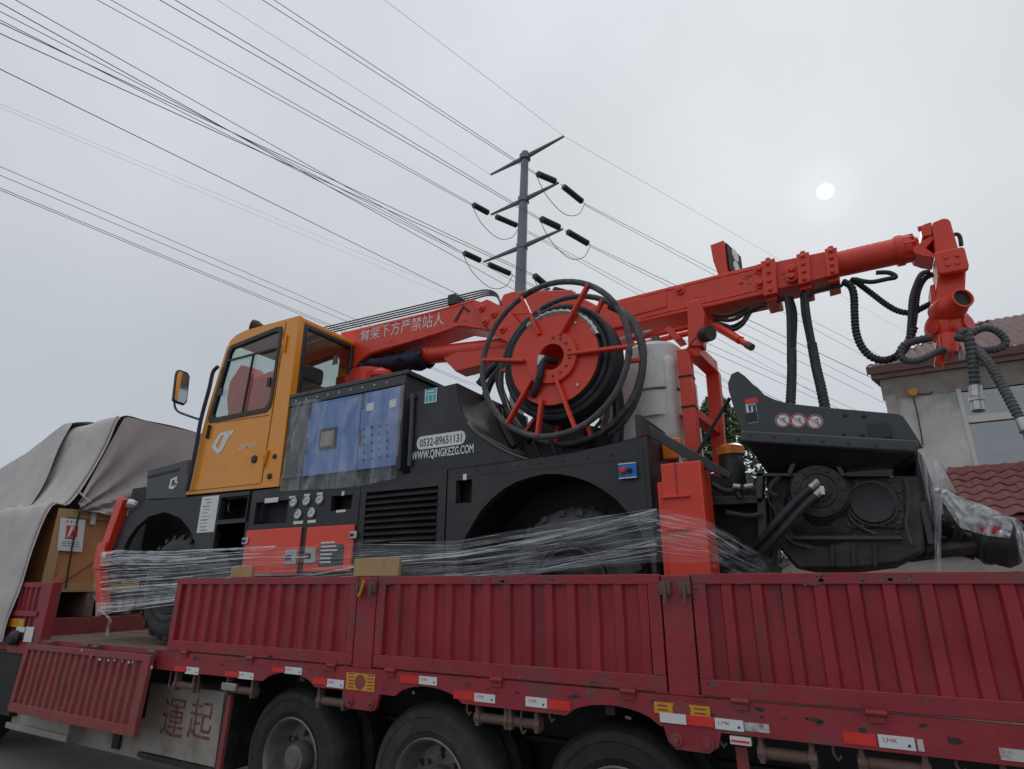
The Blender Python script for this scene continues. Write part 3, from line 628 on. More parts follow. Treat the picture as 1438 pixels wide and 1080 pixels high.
# ------------------------------------------------------------------ load under the tarpaulin
cr_ = thing('wooden_crate', 'orange-brown wooden crate with a white paper sheet, half under the tarpaulin', 'crate', (-9.5, 4.5, 1.45))
X0 = -9.02; cy0, cy1, cz0, cz1 = 3.9, 5.1, 1.76, 2.79
m = MB(); m.box(X0-1.2, X0, cy0+.06, cy1, cz0, cz1); m.build('plywood_box', M['wood'], cr_)
for (a, b, c_, d) in ((cy0-.005, cy0+.11, cz0, cz1), (cy1-.1, cy1, cz0, cz1)):
    m = MB(); m.box(X0, X0+.028, a, b, c_, d); m.build('batten', M['wood_pale'], cr_, .004)
for (c_, d) in ((cz0, cz0+.1), (cz1-.11, cz1)):
    m = MB(); m.box(X0+.001, X0+.03, cy0+.112, cy1-.102, c_, d); m.build('batten', M['wood_pale'], cr_, .004)
m = MB(); m.bar((X0+.012, cy0+.12, cz0+.1), (X0+.012, cy1-.1, cz1-.15), .022, .10, (0, 0, 1)); m.build('brace', M['wood'], cr_, .003)
for k in range(3):
    m = MB(); m.box(X0-1.2, X0+.02, cy0+.05+k*.5, cy0+.16+k*.5, 1.455, 1.755); m.build('skid', M['deck_wood'], cr_, .004)
sx = X0+.034; pc = [PX(*q, sx) for q in ((85, 727), (120, 730), (115, 775), (80, 773))]
m = MB(); m.ext(pc, (.003, 0, 0)); sh = m.build('paper_sheet', M['white'], cr_)
def quad(pts, name, mt, par, off=.0045):
    m = MB(); m.ext([p+Vector((off, 0, 0)) for p in pts], (.0008, 0, 0)); return m.build(name, M[mt], par)
def uv(u, v): 
    return pc[3].lerp(pc[2], u).lerp(pc[0].lerp(pc[1], u), v)
quad([uv(.27, .44), uv(.73, .44), uv(.73, .78), uv(.27, .78)], 'print', 'sticker_red', sh)
quad([uv(.33, .46), uv(.42, .46), uv(.56, .76), uv(.44, .76)], 'print', 'white', sh, .006)
quad([uv(.60, .46), uv(.66, .46), uv(.62, .68), uv(.57, .74)], 'print', 'white', sh, .006)
for k, (u0, u1, v_) in enumerate(((.25, .33, .37), (.36, .45, .37), (.48, .56, .37), (.6, .66, .37), (.25, .3, .88), (.42, .47, .88), (.6, .65, .88))): quad([uv(u0, v_), uv(u1, v_), uv(u1, v_+.05), uv(u0, v_+.05)], 'print', 'print', sh)
for v_ in (.15, .22, .27): quad([uv(.14, v_), uv(.86, v_), uv(.86, v_+.012), uv(.14, v_+.012)], 'print', 'print', sh)
m = MB(); m.tube([PX(112, 719, sx+.012), PX(107, 740, sx+.012), PX(101, 770, sx+.012), PX(92, 826, sx+.012)], .011, 6); m.build('strap', M['hose'], cr_)
a = PX(136, 713, sx+.01); m = MB(); m.box(sx-.01, sx+.012, a.y-.05, a.y+.05, a.z-.03, a.z+.02); m.build('corner_clip', M['teal'], cr_); m = MB(); m.box(sx-.01, sx+.01, a.y-.035, a.y+.02, a.z-.22, a.z-.032); m.build('corner_clip', M['white'], cr_)
# tarpaulin
tp = thing('tarpaulin', 'large grey brown tarpaulin draped over the cargo at the trailer front', 'tarpaulin', (-12, 4.8, 1.45))
def topz(x):
    return 4.13 if x > -10.5 else 4.13-.29*(-10.5-x)
rows = []; nx = 70
for i in range(nx+1):
    x = -8.98-i*7.0/nx; h = topz(x); r_ = []
    prof = [(6.2, 1.25), (6.15, 2.6), (5.95, h-.25), (5.7, h-.02), (5.2, h+.03), (4.75, h+.02), (4.40, h), (4.30, h-.42), (4.16, h-.9), (3.99, h-1.28), (3.80, min(2.80, h-1.0)), (3.71, 2.25), (3.67, 1.75), (3.63, 1.40), (3.62, 1.22)]
    pr = spl([Vector((x, a, b)) for a, b in prof], 4)
    for j, p in enumerate(pr):
        t = j/len(pr); k = .055*fz(x*1.6, t*3.0, 1)+.018*fz(x*11, t*16, 9)+.03*abs(fz(x*3.3, t*7, 12))+.035*math.sin(x*7+t*5+2*fz(x, t*2))*max(0, t-.45)*1.5+.02*fz(x*5, t*9, 4)
        edge = min(1, i/3)
        r_.append(p+Vector((.03*fz(t*14, x)*1, -k*edge*(.3 if t < .45 else 1.2), k*.8*edge)))
    rows.append(r_)
m = MB(); m.grid(rows); m.build('side_sheet', M['tarp'], tp, ang=60)
m = MB()
e0 = rows[0]; nv = len(e0); R2 = []
iy = 24
for j in range(15, nv-17):
    pass
ys = [4.10+i*1.95/44 for i in range(45)]
for y in ys:
    col = []
    zt_ = 4.13 if y > 4.42 else 4.13-(4.42-y)*3.6
    zb_ = 2.80+.05*fz(y*3)+max(0, (y-5.2))*.35-.28*math.exp(-((y-4.55)/.35)**2)*.2
    for k in range(27):
        t = k/26; z = zt_+(zb_-zt_)*t
        # folds fan out from the lower near corner
        dx, dz = y-4.02, z-2.72; an = math.atan2(dz, dx); rr = math.hypot(dx, dz)
        fo = .055*math.sin(an*17+1.5*fz(y*2, z*2))*math.exp(-((rr-.5)/.75)**2)+.09*fz(y*1.6, z*1.1, 7)+.04*math.sin(an*31+2)*math.exp(-(rr/.5)**2)
        col.append((X0+.085+fo*.8*min(1, t*3+.15)+.05*t, y, z))
    R2.append(col)
m.grid(R2, True); m.build('end_flap', M['tarp_shaded'], tp, ang=60)
m = MB(); m.tube([rows[1][j]+Vector((.03, -.012, .01)) for j in range(24, nv-1)], .018, 6); m.tube(spl([PX(110, 690, X0+.17), PX(120, 700, X0+.18), PX(127, 705, X0+.19)], 4), .012, 5); m.build('hem_rope', M['tarp'], tp)
# second sheet lying over the first
r3 = []
for i in range(30):
    x = -10.15-i*.16; h = topz(x); r_ = []
    for k in range(20):
        t = k/19; y = 4.72-t*.72; z = h+.04-.0*t-(max(0, t-.42)*2.6)*(1)
        z -= .0
        r_.append((x+.12*math.sin(k*.5)*(i == 0), y-.07-.02*fz(x*3, t*4), z+.05*fz(x*1.5, t*3, 2)+.02))
    r3.append(r_)
m = MB(); m.grid(r3); m.build('overlap_sheet', M['tarp'], tp, ang=60)
# wooden blocks laid on the drop sides
for a_, b_, lb in (((333, 796), (360, 812), 'small timber block on the gate top in front of the red doors'), ((505, 785), (566, 810), 'larger timber block standing behind the latch between two gates')):
    a = rect(a_, b_, 3.765); m = MB(); m.box(a[0], a[1], 3.705, 3.742, GZ1+.001, a[3]); o = m.build('timber_block', M['wood_pale'], None, .006); tag(o, lb, 'wood block', 'timber blocks on the drop sides')

# chips, rust spots and scrapes on the trailer paint
def chips(name, mt, spots):
    m = MB()
    for x, z, s_, el in spots:
        n_ = random.randint(5, 8); b = len(m.v)
        for k in range(n_):
            a = 2*math.pi*k/n_; r_ = s_*random.uniform(.45, 1.1); m.v.append(Vector((x+math.cos(a)*r_*el, TY-.0012, z+math.sin(a)*r_)))
        m.f.append(tuple(b+k for k in range(n_)))
    m.build(name, M[mt], tr, kind='stuff')
sp = []
for k in range(85):
    x = random.uniform(-5.85, 1.0); zz = random.choice([GZ1-.008, GZ1-.03, GZ1-.05, GZ0+.02, GZ0+.06, GZ0+.078, 1.24, 1.13, 1.18]); sp.append((x+.05*fz(x*3), zz+random.uniform(-.006, .006), random.choice([.004, .006, .009, .014]), random.uniform(.8, 3)))
for cx_ in (-4.9, -2.2, -1.85, -.3, .05): sp += [(cx_+random.gauss(0, .07), GZ1-.03+random.gauss(0, .012), random.uniform(.004, .014), random.uniform(1, 2.5)) for _ in range(14)]
chips('rust_chips', 'rusty', sp)
chips('dark_scuffs', 'grease', [(random.choice([-3.43, -1.03, -.9, -3.3])+random.gauss(0, .03), GZ1-random.uniform(.02, .2), random.uniform(.003, .012), random.uniform(.4, 1.5)) for _ in range(36)]+[(random.uniform(-5.8, 1), 1.2+random.gauss(0, .03), random.uniform(.004, .016), random.uniform(1, 4)) for _ in range(50)])
# ------------------------------------------------------------------ the spraying machine on the trailer
YN = 3.95
mc = thing('spraying_machine', 'red, black and orange concrete spraying machine loaded on the maroon trailer', 'spraying machine', (-4, 4.95, DZ))
def part(mb, name, mt, par=None, bevel=0, **k): return mb.build(name, M[mt], par or mc, bevel, **k)
def bx(name, mt, x0, x1, y0, y1, z0, z1, par=None, bevel=.006): return part(MB().box(x0, x1, y0, y1, z0, z1), name, mt, par, bevel)
def rp(name, mt, tl, br, y, th, par=None, bevel=.003):      # upright panel given by two opposite corners, th deep behind plane y
    a = rect(tl, br, y); return part(MB().box(a[0], a[1], y, y+th, a[2], a[3]), name, mt, par, bevel)
def pl(name, mt, pts, y, th, par=None, bevel=.004): return part(MB().prism(XZ(pts, y), y, y+th), name, mt, par, bevel)
Z0, ZT = 1.86, 2.74
bx('chassis', 'dark', -7.3, -.9, 4.45, 5.45, 1.75, 2.25); bx('inner_liner', 'dark', -7.4, -1.25, 4.46, 4.52, 1.7, 2.68)
bx('body_deck', 'black_paint', -7.3, -1.22, 3.99, 5.94, 2.69, 2.735); bx('far_panel', 'black_paint', -7.6, -1.2, 5.9, 5.95, Z0, ZT)
# wheels
def mwheel(x, y, sg):
    c = Vector((x, y, DZ+.583)); d = (0, sg, 0); wv = thing_part('wheel', mc, c); R_ = .555
    part(MB().lathe(c, d, [(.27, -.03), (.29, .0), (.34, .02), (.42, .025), (.48, .005), (.535, -.05), (R_, -.1), (R_, -.32), (.5, -.38), (.4, -.42), (.27, -.4)], 44), 'tyre', 'machine_tyre', wv, ang=28)
    m = MB()
    for k in range(22):
        for s_ in (0, 1):
            a0 = 2*math.pi*(k+.5*s_)/22; P_ = []
            for t_, (yo, da) in enumerate((((.012, -.03), (-.21, .13)), ((-.43, -.03), (-.21, .13)))[s_]):
                for dd in (-.045, .045):
                    an = a0+da+dd; r0 = .50 if t_ == 0 else R_
                    P_.append((an, yo, r0))
            q = []
            for an, yo, r0 in (P_[0], P_[1], P_[3], P_[2]): q.append((c+Vector((math.cos(an)*(r0-.01), sg*yo, math.sin(an)*(r0-.01))), c+Vector((math.cos(an)*(R_+.028 if r0 > .51 else r0+.03), sg*yo, math.sin(an)*(R_+.028 if r0 > .51 else r0+.03)))))
            b = len(m.v); m.v += [p[0] for p in q]+[p[1] for p in q]
            m.f += [(b+4, b+5, b+6, b+7)]+[(b+i, b+(i+1) % 4, b+4+(i+1) % 4, b+4+i) for i in range(4)]
    part(m, 'tread', 'machine_tyre', wv)
    part(MB().lathe(c, d, [(.27, -.03), (.275, .0), (.255, .0), (.24, -.06), (.22, -.14), (.1, -.13), (.09, -.05), (0, -.05)], 32), 'rim', 'grease', wv)
    part(MB().lathe(c, d, [(.33, .0245), (.345, .029), (.36, .0245)], 44), 'bead_ring', 'rubber', wv)
for x in (-6.52, -1.85): mwheel(x, 4.03, -1); mwheel(x, 5.87, 1)
bx('axle', 'dark', -6.6, -6.44, 4.3, 5.6, 1.72, 1.88); bx('axle', 'dark', -1.93, -1.77, 4.3, 5.6, 1.72, 1.88)
# ---- lower side, front to back
xr = PY(347, 720, YN).x
out_ = [(PY(158, 772, YN).x, Z0)]+XZ([(158, 772), (168, 748), (178, 726), (206, 702)], YN)+[(PY(225, 700, YN).x, ZT+.02), (xr, ZT+.01), (xr, Z0)]
arch = XZ([(277, 777), (274, 760), (266, 742), (252, 726), (232, 719), (210, 725), (192, 740), (180, 757), (172, 775)], YN)
out_ += [(arch[0][0], Z0)]+arch+[(arch[-1][0], Z0)]
h1 = rect((311, 699), (347, 727), YN); h2 = rect((304, 736), (345, 775), YN)
hl = [[(h[0], h[2]), (h[1]-.03, h[2]), (h[1]-.03, h[3]), (h[0], h[3])] for h in (h1, h2)]
part(MB().plate(out_, hl, YN, YN+.05), 'front_fender', 'black_paint', bevel=.004)
part(MB().box(h1[0], h1[1], YN+.25, YN+.3, h2[2], h1[3]), 'step_recess', 'dark')
for zz in (h1[2]-.06, h2[2]+.02): bx('step_tread', 'grey_paint', h2[0], h2[1], YN+.052, YN+.25, zz, zz+.03)
for q in ((324, 712), (317, 752)):
    p = PY(*q, YN+.18); part(MB().tube([(p.x, p.y, p.z-.06), (p.x, p.y-.03, p.z-.03), (p.x, p.y-.03, p.z+.04), (p.x, p.y, p.z+.07)], .01, 6), 'grab_handle', 'steel')
sh = rp('notice_sheet', 'white', (284, 698), (300, 747), YN-.005, .003)
a = rect((284, 698), (300, 747), YN-.006)
for k in range(11):
    z = a[3]-.03-k*.035; w_ = random.uniform(.4, .8); x_ = a[0]+.03+random.uniform(0, .06); part(MB().box(x_, x_+w_*(a[1]-a[0]-.1), YN-.0062, YN-.0055, z-.008*random.uniform(.5, 1.4), z), 'print', 'print', sh)
# hood
hx = XZ([(204, 702), (207, 660), (264, 645), (262, 700)], YN+.03)
part(MB().prism(hx, YN+.03, 5.85), 'hood', 'grey_paint', bevel=.012)
part(MB().prism(XZ([(207, 672), (252, 661), (252, 657.5), (207, 669)], YN+.028), YN+.026, YN+.0295), 'hood_seam', 'dark')
lg = XZ([(237, 686), (240, 673), (249, 669), (248, 682), (243, 687)], YN+.026); li = XZ([(240, 683), (242, 675), (246, 673), (245.5, 681)], YN+.026)
part(MB().plate(lg, [li], YN+.024, YN+.0275), 'emblem', 'white'); part(MB().prism(XZ([(240, 681), (246, 676), (247, 678), (241, 683)], YN), YN+.024, YN+.0275), 'emblem', 'white')
# front outrigger leg (leaning red post) and lamp
part(MB().bar(PY(175, 700, 3.93), PY(152, 768, 3.93), .14, .10, (0, 1, 0)).bar(PY(150, 762, 3.92), PY(143, 800, 3.92), .17, .12, (0, 1, 0)).bar(PY(143, 800, 3.92), PY(146, 858, 3.92), .10, .10, (0, 1, 0)), 'front_outrigger', 'red', bevel=.008)
rp('outrigger_tag', 'white', (144, 775), (148, 783), 3.855, .004)
p = PY(184, 708, 3.92); part(MB().lathe(p, (-.5, -.8, .2), [(0, .05), (.05, .04), (.06, 0), (.04, -.06), (0, -.06)], 16), 'marker_lamp', 'lens')
bx('front_bulkhead', 'dark', -7.95, -7.5, 4.2, 5.6, 1.9, 3.0)
# tool panel with gauges and two red doors
px0 = PY(350, 720, YN).x; px1 = PY(503, 720, YN).x; zs = PY(425, 741, YN).z
holes = [rect((360, 706), (401, 733), YN), rect((466, 697), (493, 715), YN)]
part(MB().plate([(px0, Z0), (px1, Z0), (px1, ZT+.005), (px0, ZT+.005)], [[(h[0], h[2]), (h[1], h[2]), (h[1], h[3]), (h[0], h[3])] for h in holes], YN+.002, YN+.05), 'tool_panel', 'black_paint', bevel=.004)
for h in holes: part(MB().box(h[0]-.02, h[1]+.02, YN+.12, YN+.14, h[2]-.02, h[3]+.02), 'recess_back', 'dark')
for tl, br in (((346, 745), (416, 806)), ((431, 740.5), (492, 803))):
    d_ = rp('red_door', 'red_door', tl, br, YN-.018, .018, bevel=.006)
for q in ((413, 705.5), (431, 703.5), (449.5, 701.5), (419, 722.5), (438, 720.5)):
    p = PY(*q, YN); o = part(MB().lathe(p, (0, -1, 0), [(.05, 0), (.05, .012), (.04, .018), (.036, .012), (0, .012)], 20), 'gauge', 'steel'); part(MB().lathe(p+Vector((0, -.0125, 0)), (0, -1, 0), [(.034, 0), (0, .0006)], 16), 'gauge_face', 'white', o)
    part(MB().bar(p+Vector((-.018, -.0145, -.012)), p+Vector((.016, -.0145, .014)), .006, .002, (0, 1, 0)), 'needle', 'print', o)
for tl, br in (((372, 700), (390, 705)), ((472, 716.5), (485, 719)), ((480, 690), (483, 696)), ((412, 732), (425, 735.5)), ((432, 730.5), (443, 734)), ((406, 697), (414, 699.5)), ((427, 694), (435, 696.5)), ((445, 692), (453, 694.5))):
    rp('name_plate', 'white', tl, br, YN-.001, .003)
for tl, br in (((340, 755), (347, 764)), ((491, 746), (500, 756)), ((401, 772), (415, 793)), ((428.5, 769.5), (442, 791))):
    o = rp('latch_plate', 'steel', tl, br, YN-.03, .012); a = rect(tl, br, YN-.03); part(MB().box(a[0]+.012, a[0]*.45+a[1]*.55, YN-.036, YN-.0302, a[2]*.7+a[3]*.3, a[2]*.35+a[3]*.65), 'keyhole', 'dark', o)
o = rp('data_plate', 'grey_paint', (449, 765), (480, 795), YN-.024, .006); a = rect((449, 765), (480, 795), YN-.026)
for k in range(6):
    z = a[2]+.03+k*.033; part(MB().box(a[0]+.015, a[0]+.015+(.5+.4*random.random())*(a[1]-a[0]-.03), YN-.0262, YN-.0242, z, z+.013), 'print', 'white', o)
# louvred grille
gx = rect((506, 690), (622, 690), YN); g0 = rect((515, 692), (612, 766), YN)
part(MB().plate([(px1+.01, Z0), (PY(625, 720, YN).x, Z0), (PY(625, 720, YN).x, ZT), (px1+.01, ZT)], [[(g0[0], g0[2]), (g0[1], g0[2]), (g0[1], g0[3]), (g0[0], g0[3])]], YN, YN+.05), 'grille_frame', 'black_paint', bevel=.004)
part(MB().box(g0[0]-.05, g0[1]+.05, YN+.1, YN+.12, g0[2]-.05, g0[3]+.05), 'grille_back', 'dark')
ns_ = 9
for k in range(ns_):
    z = g0[2]+(k+.5)*(g0[3]-g0[2])/ns_
    part(MB().ext([(g0[0], YN-.008, z-.03), (g0[0], YN+.055, z+.022), (g0[0], YN+.052, z+.03), (g0[0], YN-.012, z-.022)], (g0[1]-g0[0], 0, 0)), 'grille_slat', 'black_paint')
# rear fender
xl_ = PY(627, 720, YN).x; xR = PY(912, 660, YN).x; hq = rect((641, 675), (662, 705), YN)
ar = [(-2.0+.775*math.cos(t), 1.85+.775*math.sin(t)) for t in [math.pi*k/20 for k in range(21)]]
po_ = [(xl_, Z0), (xl_, ZT-.002), (PY(800, 634, YN).x, ZT+.02), (xR, PY(912, 611, YN).z), (xR, Z0)]+ar
part(MB().plate(po_, [[(hq[0], hq[2]), (hq[1], hq[2]), (hq[1], hq[3]), (hq[0], hq[3])]], YN, YN+.05), 'rear_fender', 'black_paint', bevel=.004)
part(MB().box(hq[0]-.03, hq[1]+.03, YN+.12, YN+.14, hq[2]-.03, hq[3]+.03), 'recess_back', 'dark'); rp('name_plate', 'white', (650, 666), (655, 674), YN-.003, .003)
part(MB().plate([(-2.0+.80*math.cos(t), 1.85+.80*math.sin(t)) for t in [math.pi*k/20 for k in range(21)]]+[(-2.0+.78*math.cos(t), 1.85+.78*math.sin(t)) for t in [math.pi*(20-k)/20 for k in range(21)]], [], YN+.06, 4.45), 'wheel_arch_liner', 'dark')
o = rp('switch_box', 'sticker_blue', (868, 652), (894, 670), YN-.03, .03, bevel=.005); a = rect((868, 652), (894, 670), YN-.03)
zc = (a[2]+a[3])/2; p = Vector((a[0]*.72+a[1]*.28, YN-.03, zc)); part(MB().lathe(p, (0, -1, 0), [(.022, 0), (.022, .02), (.016, .03), (0, .032)], 16), 'red_button', 'sticker_red', o)
p = Vector((a[0]*.35+a[1]*.65, YN-.03, zc)); part(MB().lathe(p, (0, -1, 0), [(.018, 0), (.018, .015), (0, .02)], 14), 'black_button', 'dark', o)
for s_ in ((a[0], a[1], a[2]-.003, a[2]+.004), (a[0], a[1], a[3]-.004, a[3]+.003)): part(MB().box(s_[0], s_[1], YN-.033, YN-.0302, s_[2], s_[3]), 'rim_line', 'white', o)
# ---- cab
YC0, YC1 = 3.97, 4.88
cab = thing_part('cab', mc, (-5.5, 4.4, 2.75))
tl_ = XZ([(261, 695), (293, 572), (318, 490), (324, 478), (333, 470), (345, 464), (420, 443.5), (392, 683)], YC0)
xb = (tl_[-1][0]+tl_[-2][0])/2; tl_[-1] = (xb, tl_[-1][1]); tl_[-2] = (xb, tl_[-2][1])
wn = XZ([(297, 592), (295.5, 586), (322, 494), (326, 487), (388, 462), (395, 461), (396, 467), (382, 562), (379, 571), (373, 577)], YC0)
part(MB().plate(tl_, [wn], YC0, YC0+.05), 'near_side', 'orange', cab, .008)
part(MB().plate(tl_, [wn], YC1-.05, YC1), 'far_side', 'orange', cab, .008)
def shrink(pts, f): 
    cx_ = sum(p[0] for p in pts)/len(pts); cz_ = sum(p[1] for p in pts)/len(pts); return [(cx_+(x-cx_)*f, cz_+(z-cz_)*f) for x, z in pts]
for y0, y1 in ((YC0-.012, YC0+.03), (YC1-.03, YC1+.012)):
    part(MB().plate(shrink(wn, 1.035), [shrink(wn, .93)], y0, y1), 'window_seal', 'hose', cab)
part(MB().plate(shrink(wn, .96), [], YC0+.012, YC0+.018), 'side_glass', 'cab_glass', cab); part(MB().plate(shrink(wn, .96), [], YC1-.018, YC1-.012), 'side_glass', 'cab_glass', cab)
part(MB().bar(PY(318, 507.5, YC0-.005), PY(390, 488.5, YC0-.005), .02, .018, (0, 1, 0)).bar(PY(356, 499, YC0-.004), PY(340, 582, YC0-.004), .018, .02, (0, 1, 0)), 'window_bar', 'hose', cab)
part(MB().box(*[PY(311, 551, YC0).x+d_ for d_ in (-.03, .03)], YC0-.02, YC0, PY(311, 551, YC0).z-.04, PY(311, 551, YC0).z+.04), 'window_catch', 'hose', cab)
part(MB().box(*[PY(379, 537, YC0).x+d_ for d_ in (-.025, .025)], YC0-.02, YC0, PY(379, 537, YC0).z-.05, PY(379, 537, YC0).z+.05), 'window_catch', 'hose', cab)
zr0 = 3.62; zr1 = PY(422, 452, YC0).z
# rear wall with its big window
m = MB(); yy0, yy1 = YC0+.05, YC1-.05
rtz = tl_[-2][1]-.05
for a_ in ((yy0, yy0+.05, 2.75, rtz), (yy1-.05, yy1, 2.75, rtz), (yy0+.05, yy1-.05, 2.75, zr0), (yy0+.05, yy1-.05, zr1, rtz)): m.box(xb-.05, xb-.002, *a_)
part(m, 'rear_wall', 'orange', cab, .006)
m = MB()
for a_ in ((yy0+.03, yy0+.085, zr0-.02, zr1+.02), (yy1-.085, yy1-.03, zr0-.02, zr1+.02), (yy0+.085, yy1-.085, zr0-.02, zr0+.035), (yy0+.085, yy1-.085, zr1-.035, zr1+.02)): m.box(xb-.03, xb+.012, *a_)
part(m, 'window_seal', 'hose', cab, .01); bx('rear_glass', 'cab_glass', xb-.02, xb-.014, yy0+.06, yy1-.06, zr0+.01, zr1-.01, cab, 0)
# front screen, roof, floor
fp = tl_[0]; ft = tl_[3]
m = MB(); m.ext([(fp[0], YC0+.05, fp[1]), (fp[0]+(ft[0]-fp[0])*.38, YC0+.05, fp[1]+(ft[1]-fp[1])*.38), (fp[0]+(ft[0]-fp[0])*.38+.04, YC0+.05, fp[1]+(ft[1]-fp[1])*.38), (fp[0]+.04, YC0+.05, fp[1])], (0, YC1-YC0-.1, 0)); part(m, 'front_wall', 'orange', cab)
a_ = Vector((fp[0]+(ft[0]-fp[0])*.38+.015, 0, fp[1]+(ft[1]-fp[1])*.38)); b_ = Vector((ft[0]+.015, 0, ft[1]))
m = MB(); m.ext([a_+Vector((0, YC0+.05, 0)), b_+Vector((0, YC0+.05, 0)), b_+Vector((.008, YC0+.05, 0)), a_+Vector((.008, YC0+.05, 0))], (0, YC1-YC0-.1, 0)); part(m, 'windscreen', 'cab_glass', cab)
rf_ = tl_[3:7]; part(MB().prism([(x, z-.002) for x, z in rf_]+[(x, z-.047) for x, z in reversed(rf_)], YC0+.05, YC1-.05), 'roof', 'orange', cab, .006)
bx('floor', 'dark', fp[0]+.1, xb-.06, yy0, yy1, 2.76, 2.82, cab)
sx_ = -5.35
part(MB().box(sx_-.25, sx_+.22, 4.2, 4.68, 3.0, 3.45).box(sx_+.1, sx_+.24, 4.2, 4.68, 3.45, 4.0).box(sx_+.12, sx_+.22, 4.3, 4.58, 4.0, 4.2), 'driver_seat', 'seat', cab, .04)
part(MB().lathe((-5.9, 4.44, 3.6), (-.5, 0, .8), [(.17, -.015), (.185, 0), (.17, .015), (.155, 0), (.17, -.015)], 20).bar((-5.9, 4.44, 3.6), (-6.05, 4.44, 3.0), .05, .05), 'steering_wheel', 'hose', cab)
# door lines, handle, hinges, emblem
part(MB().bar(PY(402, 452, YC0-.002), PY(367, 678, YC0-.002), .003, .007, (0, 1, 0)).bar(PY(262, 690, YC0-.002), PY(366, 679, YC0-.002), .003, .007, (0, 1, 0)).bar(PY(303, 594, YC0-.002), PY(378, 583, YC0-.002), .003, .005, (0, 1, 0)), 'door_seam', 'dark', cab)
p = PY(293, 606, YC0); part(MB().bar(PY(295, 597, YC0-.012), PY(291, 616, YC0-.012), .02, .045, (0, 1, 0)), 'door_handle', 'hose', cab, .004)
for a_, b_ in (((402, 470), (398, 494)), ((376, 632), (369, 656))): part(MB().tube([PY(*a_, YC0-.016), PY(*b_, YC0-.016)], .014, 8).bar(PY((a_[0]+b_[0])/2, (a_[1]+b_[1])/2, YC0-.005)+Vector((0, 0, -.04)), PY((a_[0]+b_[0])/2, (a_[1]+b_[1])/2, YC0-.005)+Vector((0, 0, .04)), .01, .06, (0, 1, 0)), 'door_hinge', 'orange', cab)
for q, r_ in (((357.5, 645), .042), ((386, 641), .025), ((379, 669), .03)):
    part(MB().lathe(PY(*q, YC0), (0, -1, 0), [(r_, 0), (r_, .012), (r_*.6, .016), (0, .016)], 16), 'rubber_plug', 'hose', cab)
e_ = XZ([(297, 628), (309, 608), (313, 607), (318, 606), (322, 613), (311, 634), (305, 637.5)], YC0-.003); i_ = XZ([(303, 626), (311, 612), (315, 611.5), (308, 629), (305, 631)], YC0-.003)
part(MB().plate(e_, [i_], YC0-.005, YC0-.001), 'emblem', 'white', cab); part(MB().prism(XZ([(319.5, 606), (330, 604.5), (323, 613.5)], YC0), YC0-.005, YC0-.001), 'emblem', 'white', cab)
p = PY(336, 631, YC0); text_mesh('QC-M012', 'lettering', M['white'], cab, (p.x-.02, p.z-.01), .27, .055, YC0-.002, slant=.2, bold=.015)
# roof beacon, mirror
p = PY(360, 462, 4.2); part(MB().cyl(p-Vector((0, 0, .12)), p-Vector((0, 0, .02)), .012, n=8).lathe(p+Vector((-.03, .0, .03)), (-.7, -.6, .2), [(0, -.1), (.05, -.09), (.085, -.02), (.085, .04), (.07, .045), (0, .03)], 18), 'work_lamp', 'hose', cab)
my = 3.93
part(MB().tube(spl([PY(306, 515, my), PY(299, 523, my), PY(294, 545, my), PY(282, 590, my), PY(276, 625, my), PY(268, 665, my), PY(262, 690, my)], 4), .022, 8).tube(spl([PY(283, 590, my), PY(262, 583, my), PY(249, 577, my), PY(245, 567, my), PY(246, 553, my)], 4), .013, 8), 'mirror_arm', 'hose', cab)
mp = XZ([(243, 562), (247, 527), (249, 520), (253, 519), (264, 523), (267, 529), (263, 564), (259, 569), (247, 565)], my)
mpx = [(243, 562), (247, 527), (249, 520), (253, 519), (264, 523), (267, 529), (263, 564), (259, 569), (247, 565)]
mcn = PY(255, 544, my); mn = Vector((.985, -.17, -.03)).normalized()
def onp(px, py, p0, n): d = ray(px, py); return CAM+d*((p0-CAM).dot(n)/d.dot(n))
part(MB().ext([onp(*q, mcn, mn) for q in mpx], -mn*.05), 'mirror_shell', 'hose', cab, .008)
mo = part(MB().ext([onp(255+(q[0]-255)*.84, 544+(q[1]-544)*.9, mcn+mn*.001, mn) for q in mpx], mn*.003), 'mirror_glass', 'mirror', cab)
part(MB().prism(XZ([(318, 560), (322, 536), (338, 512), (350, 515), (356, 530), (382, 520), (392, 585), (320, 590)], 5.35), 5.35, 5.6), 'boom_base', 'red', None, .02)
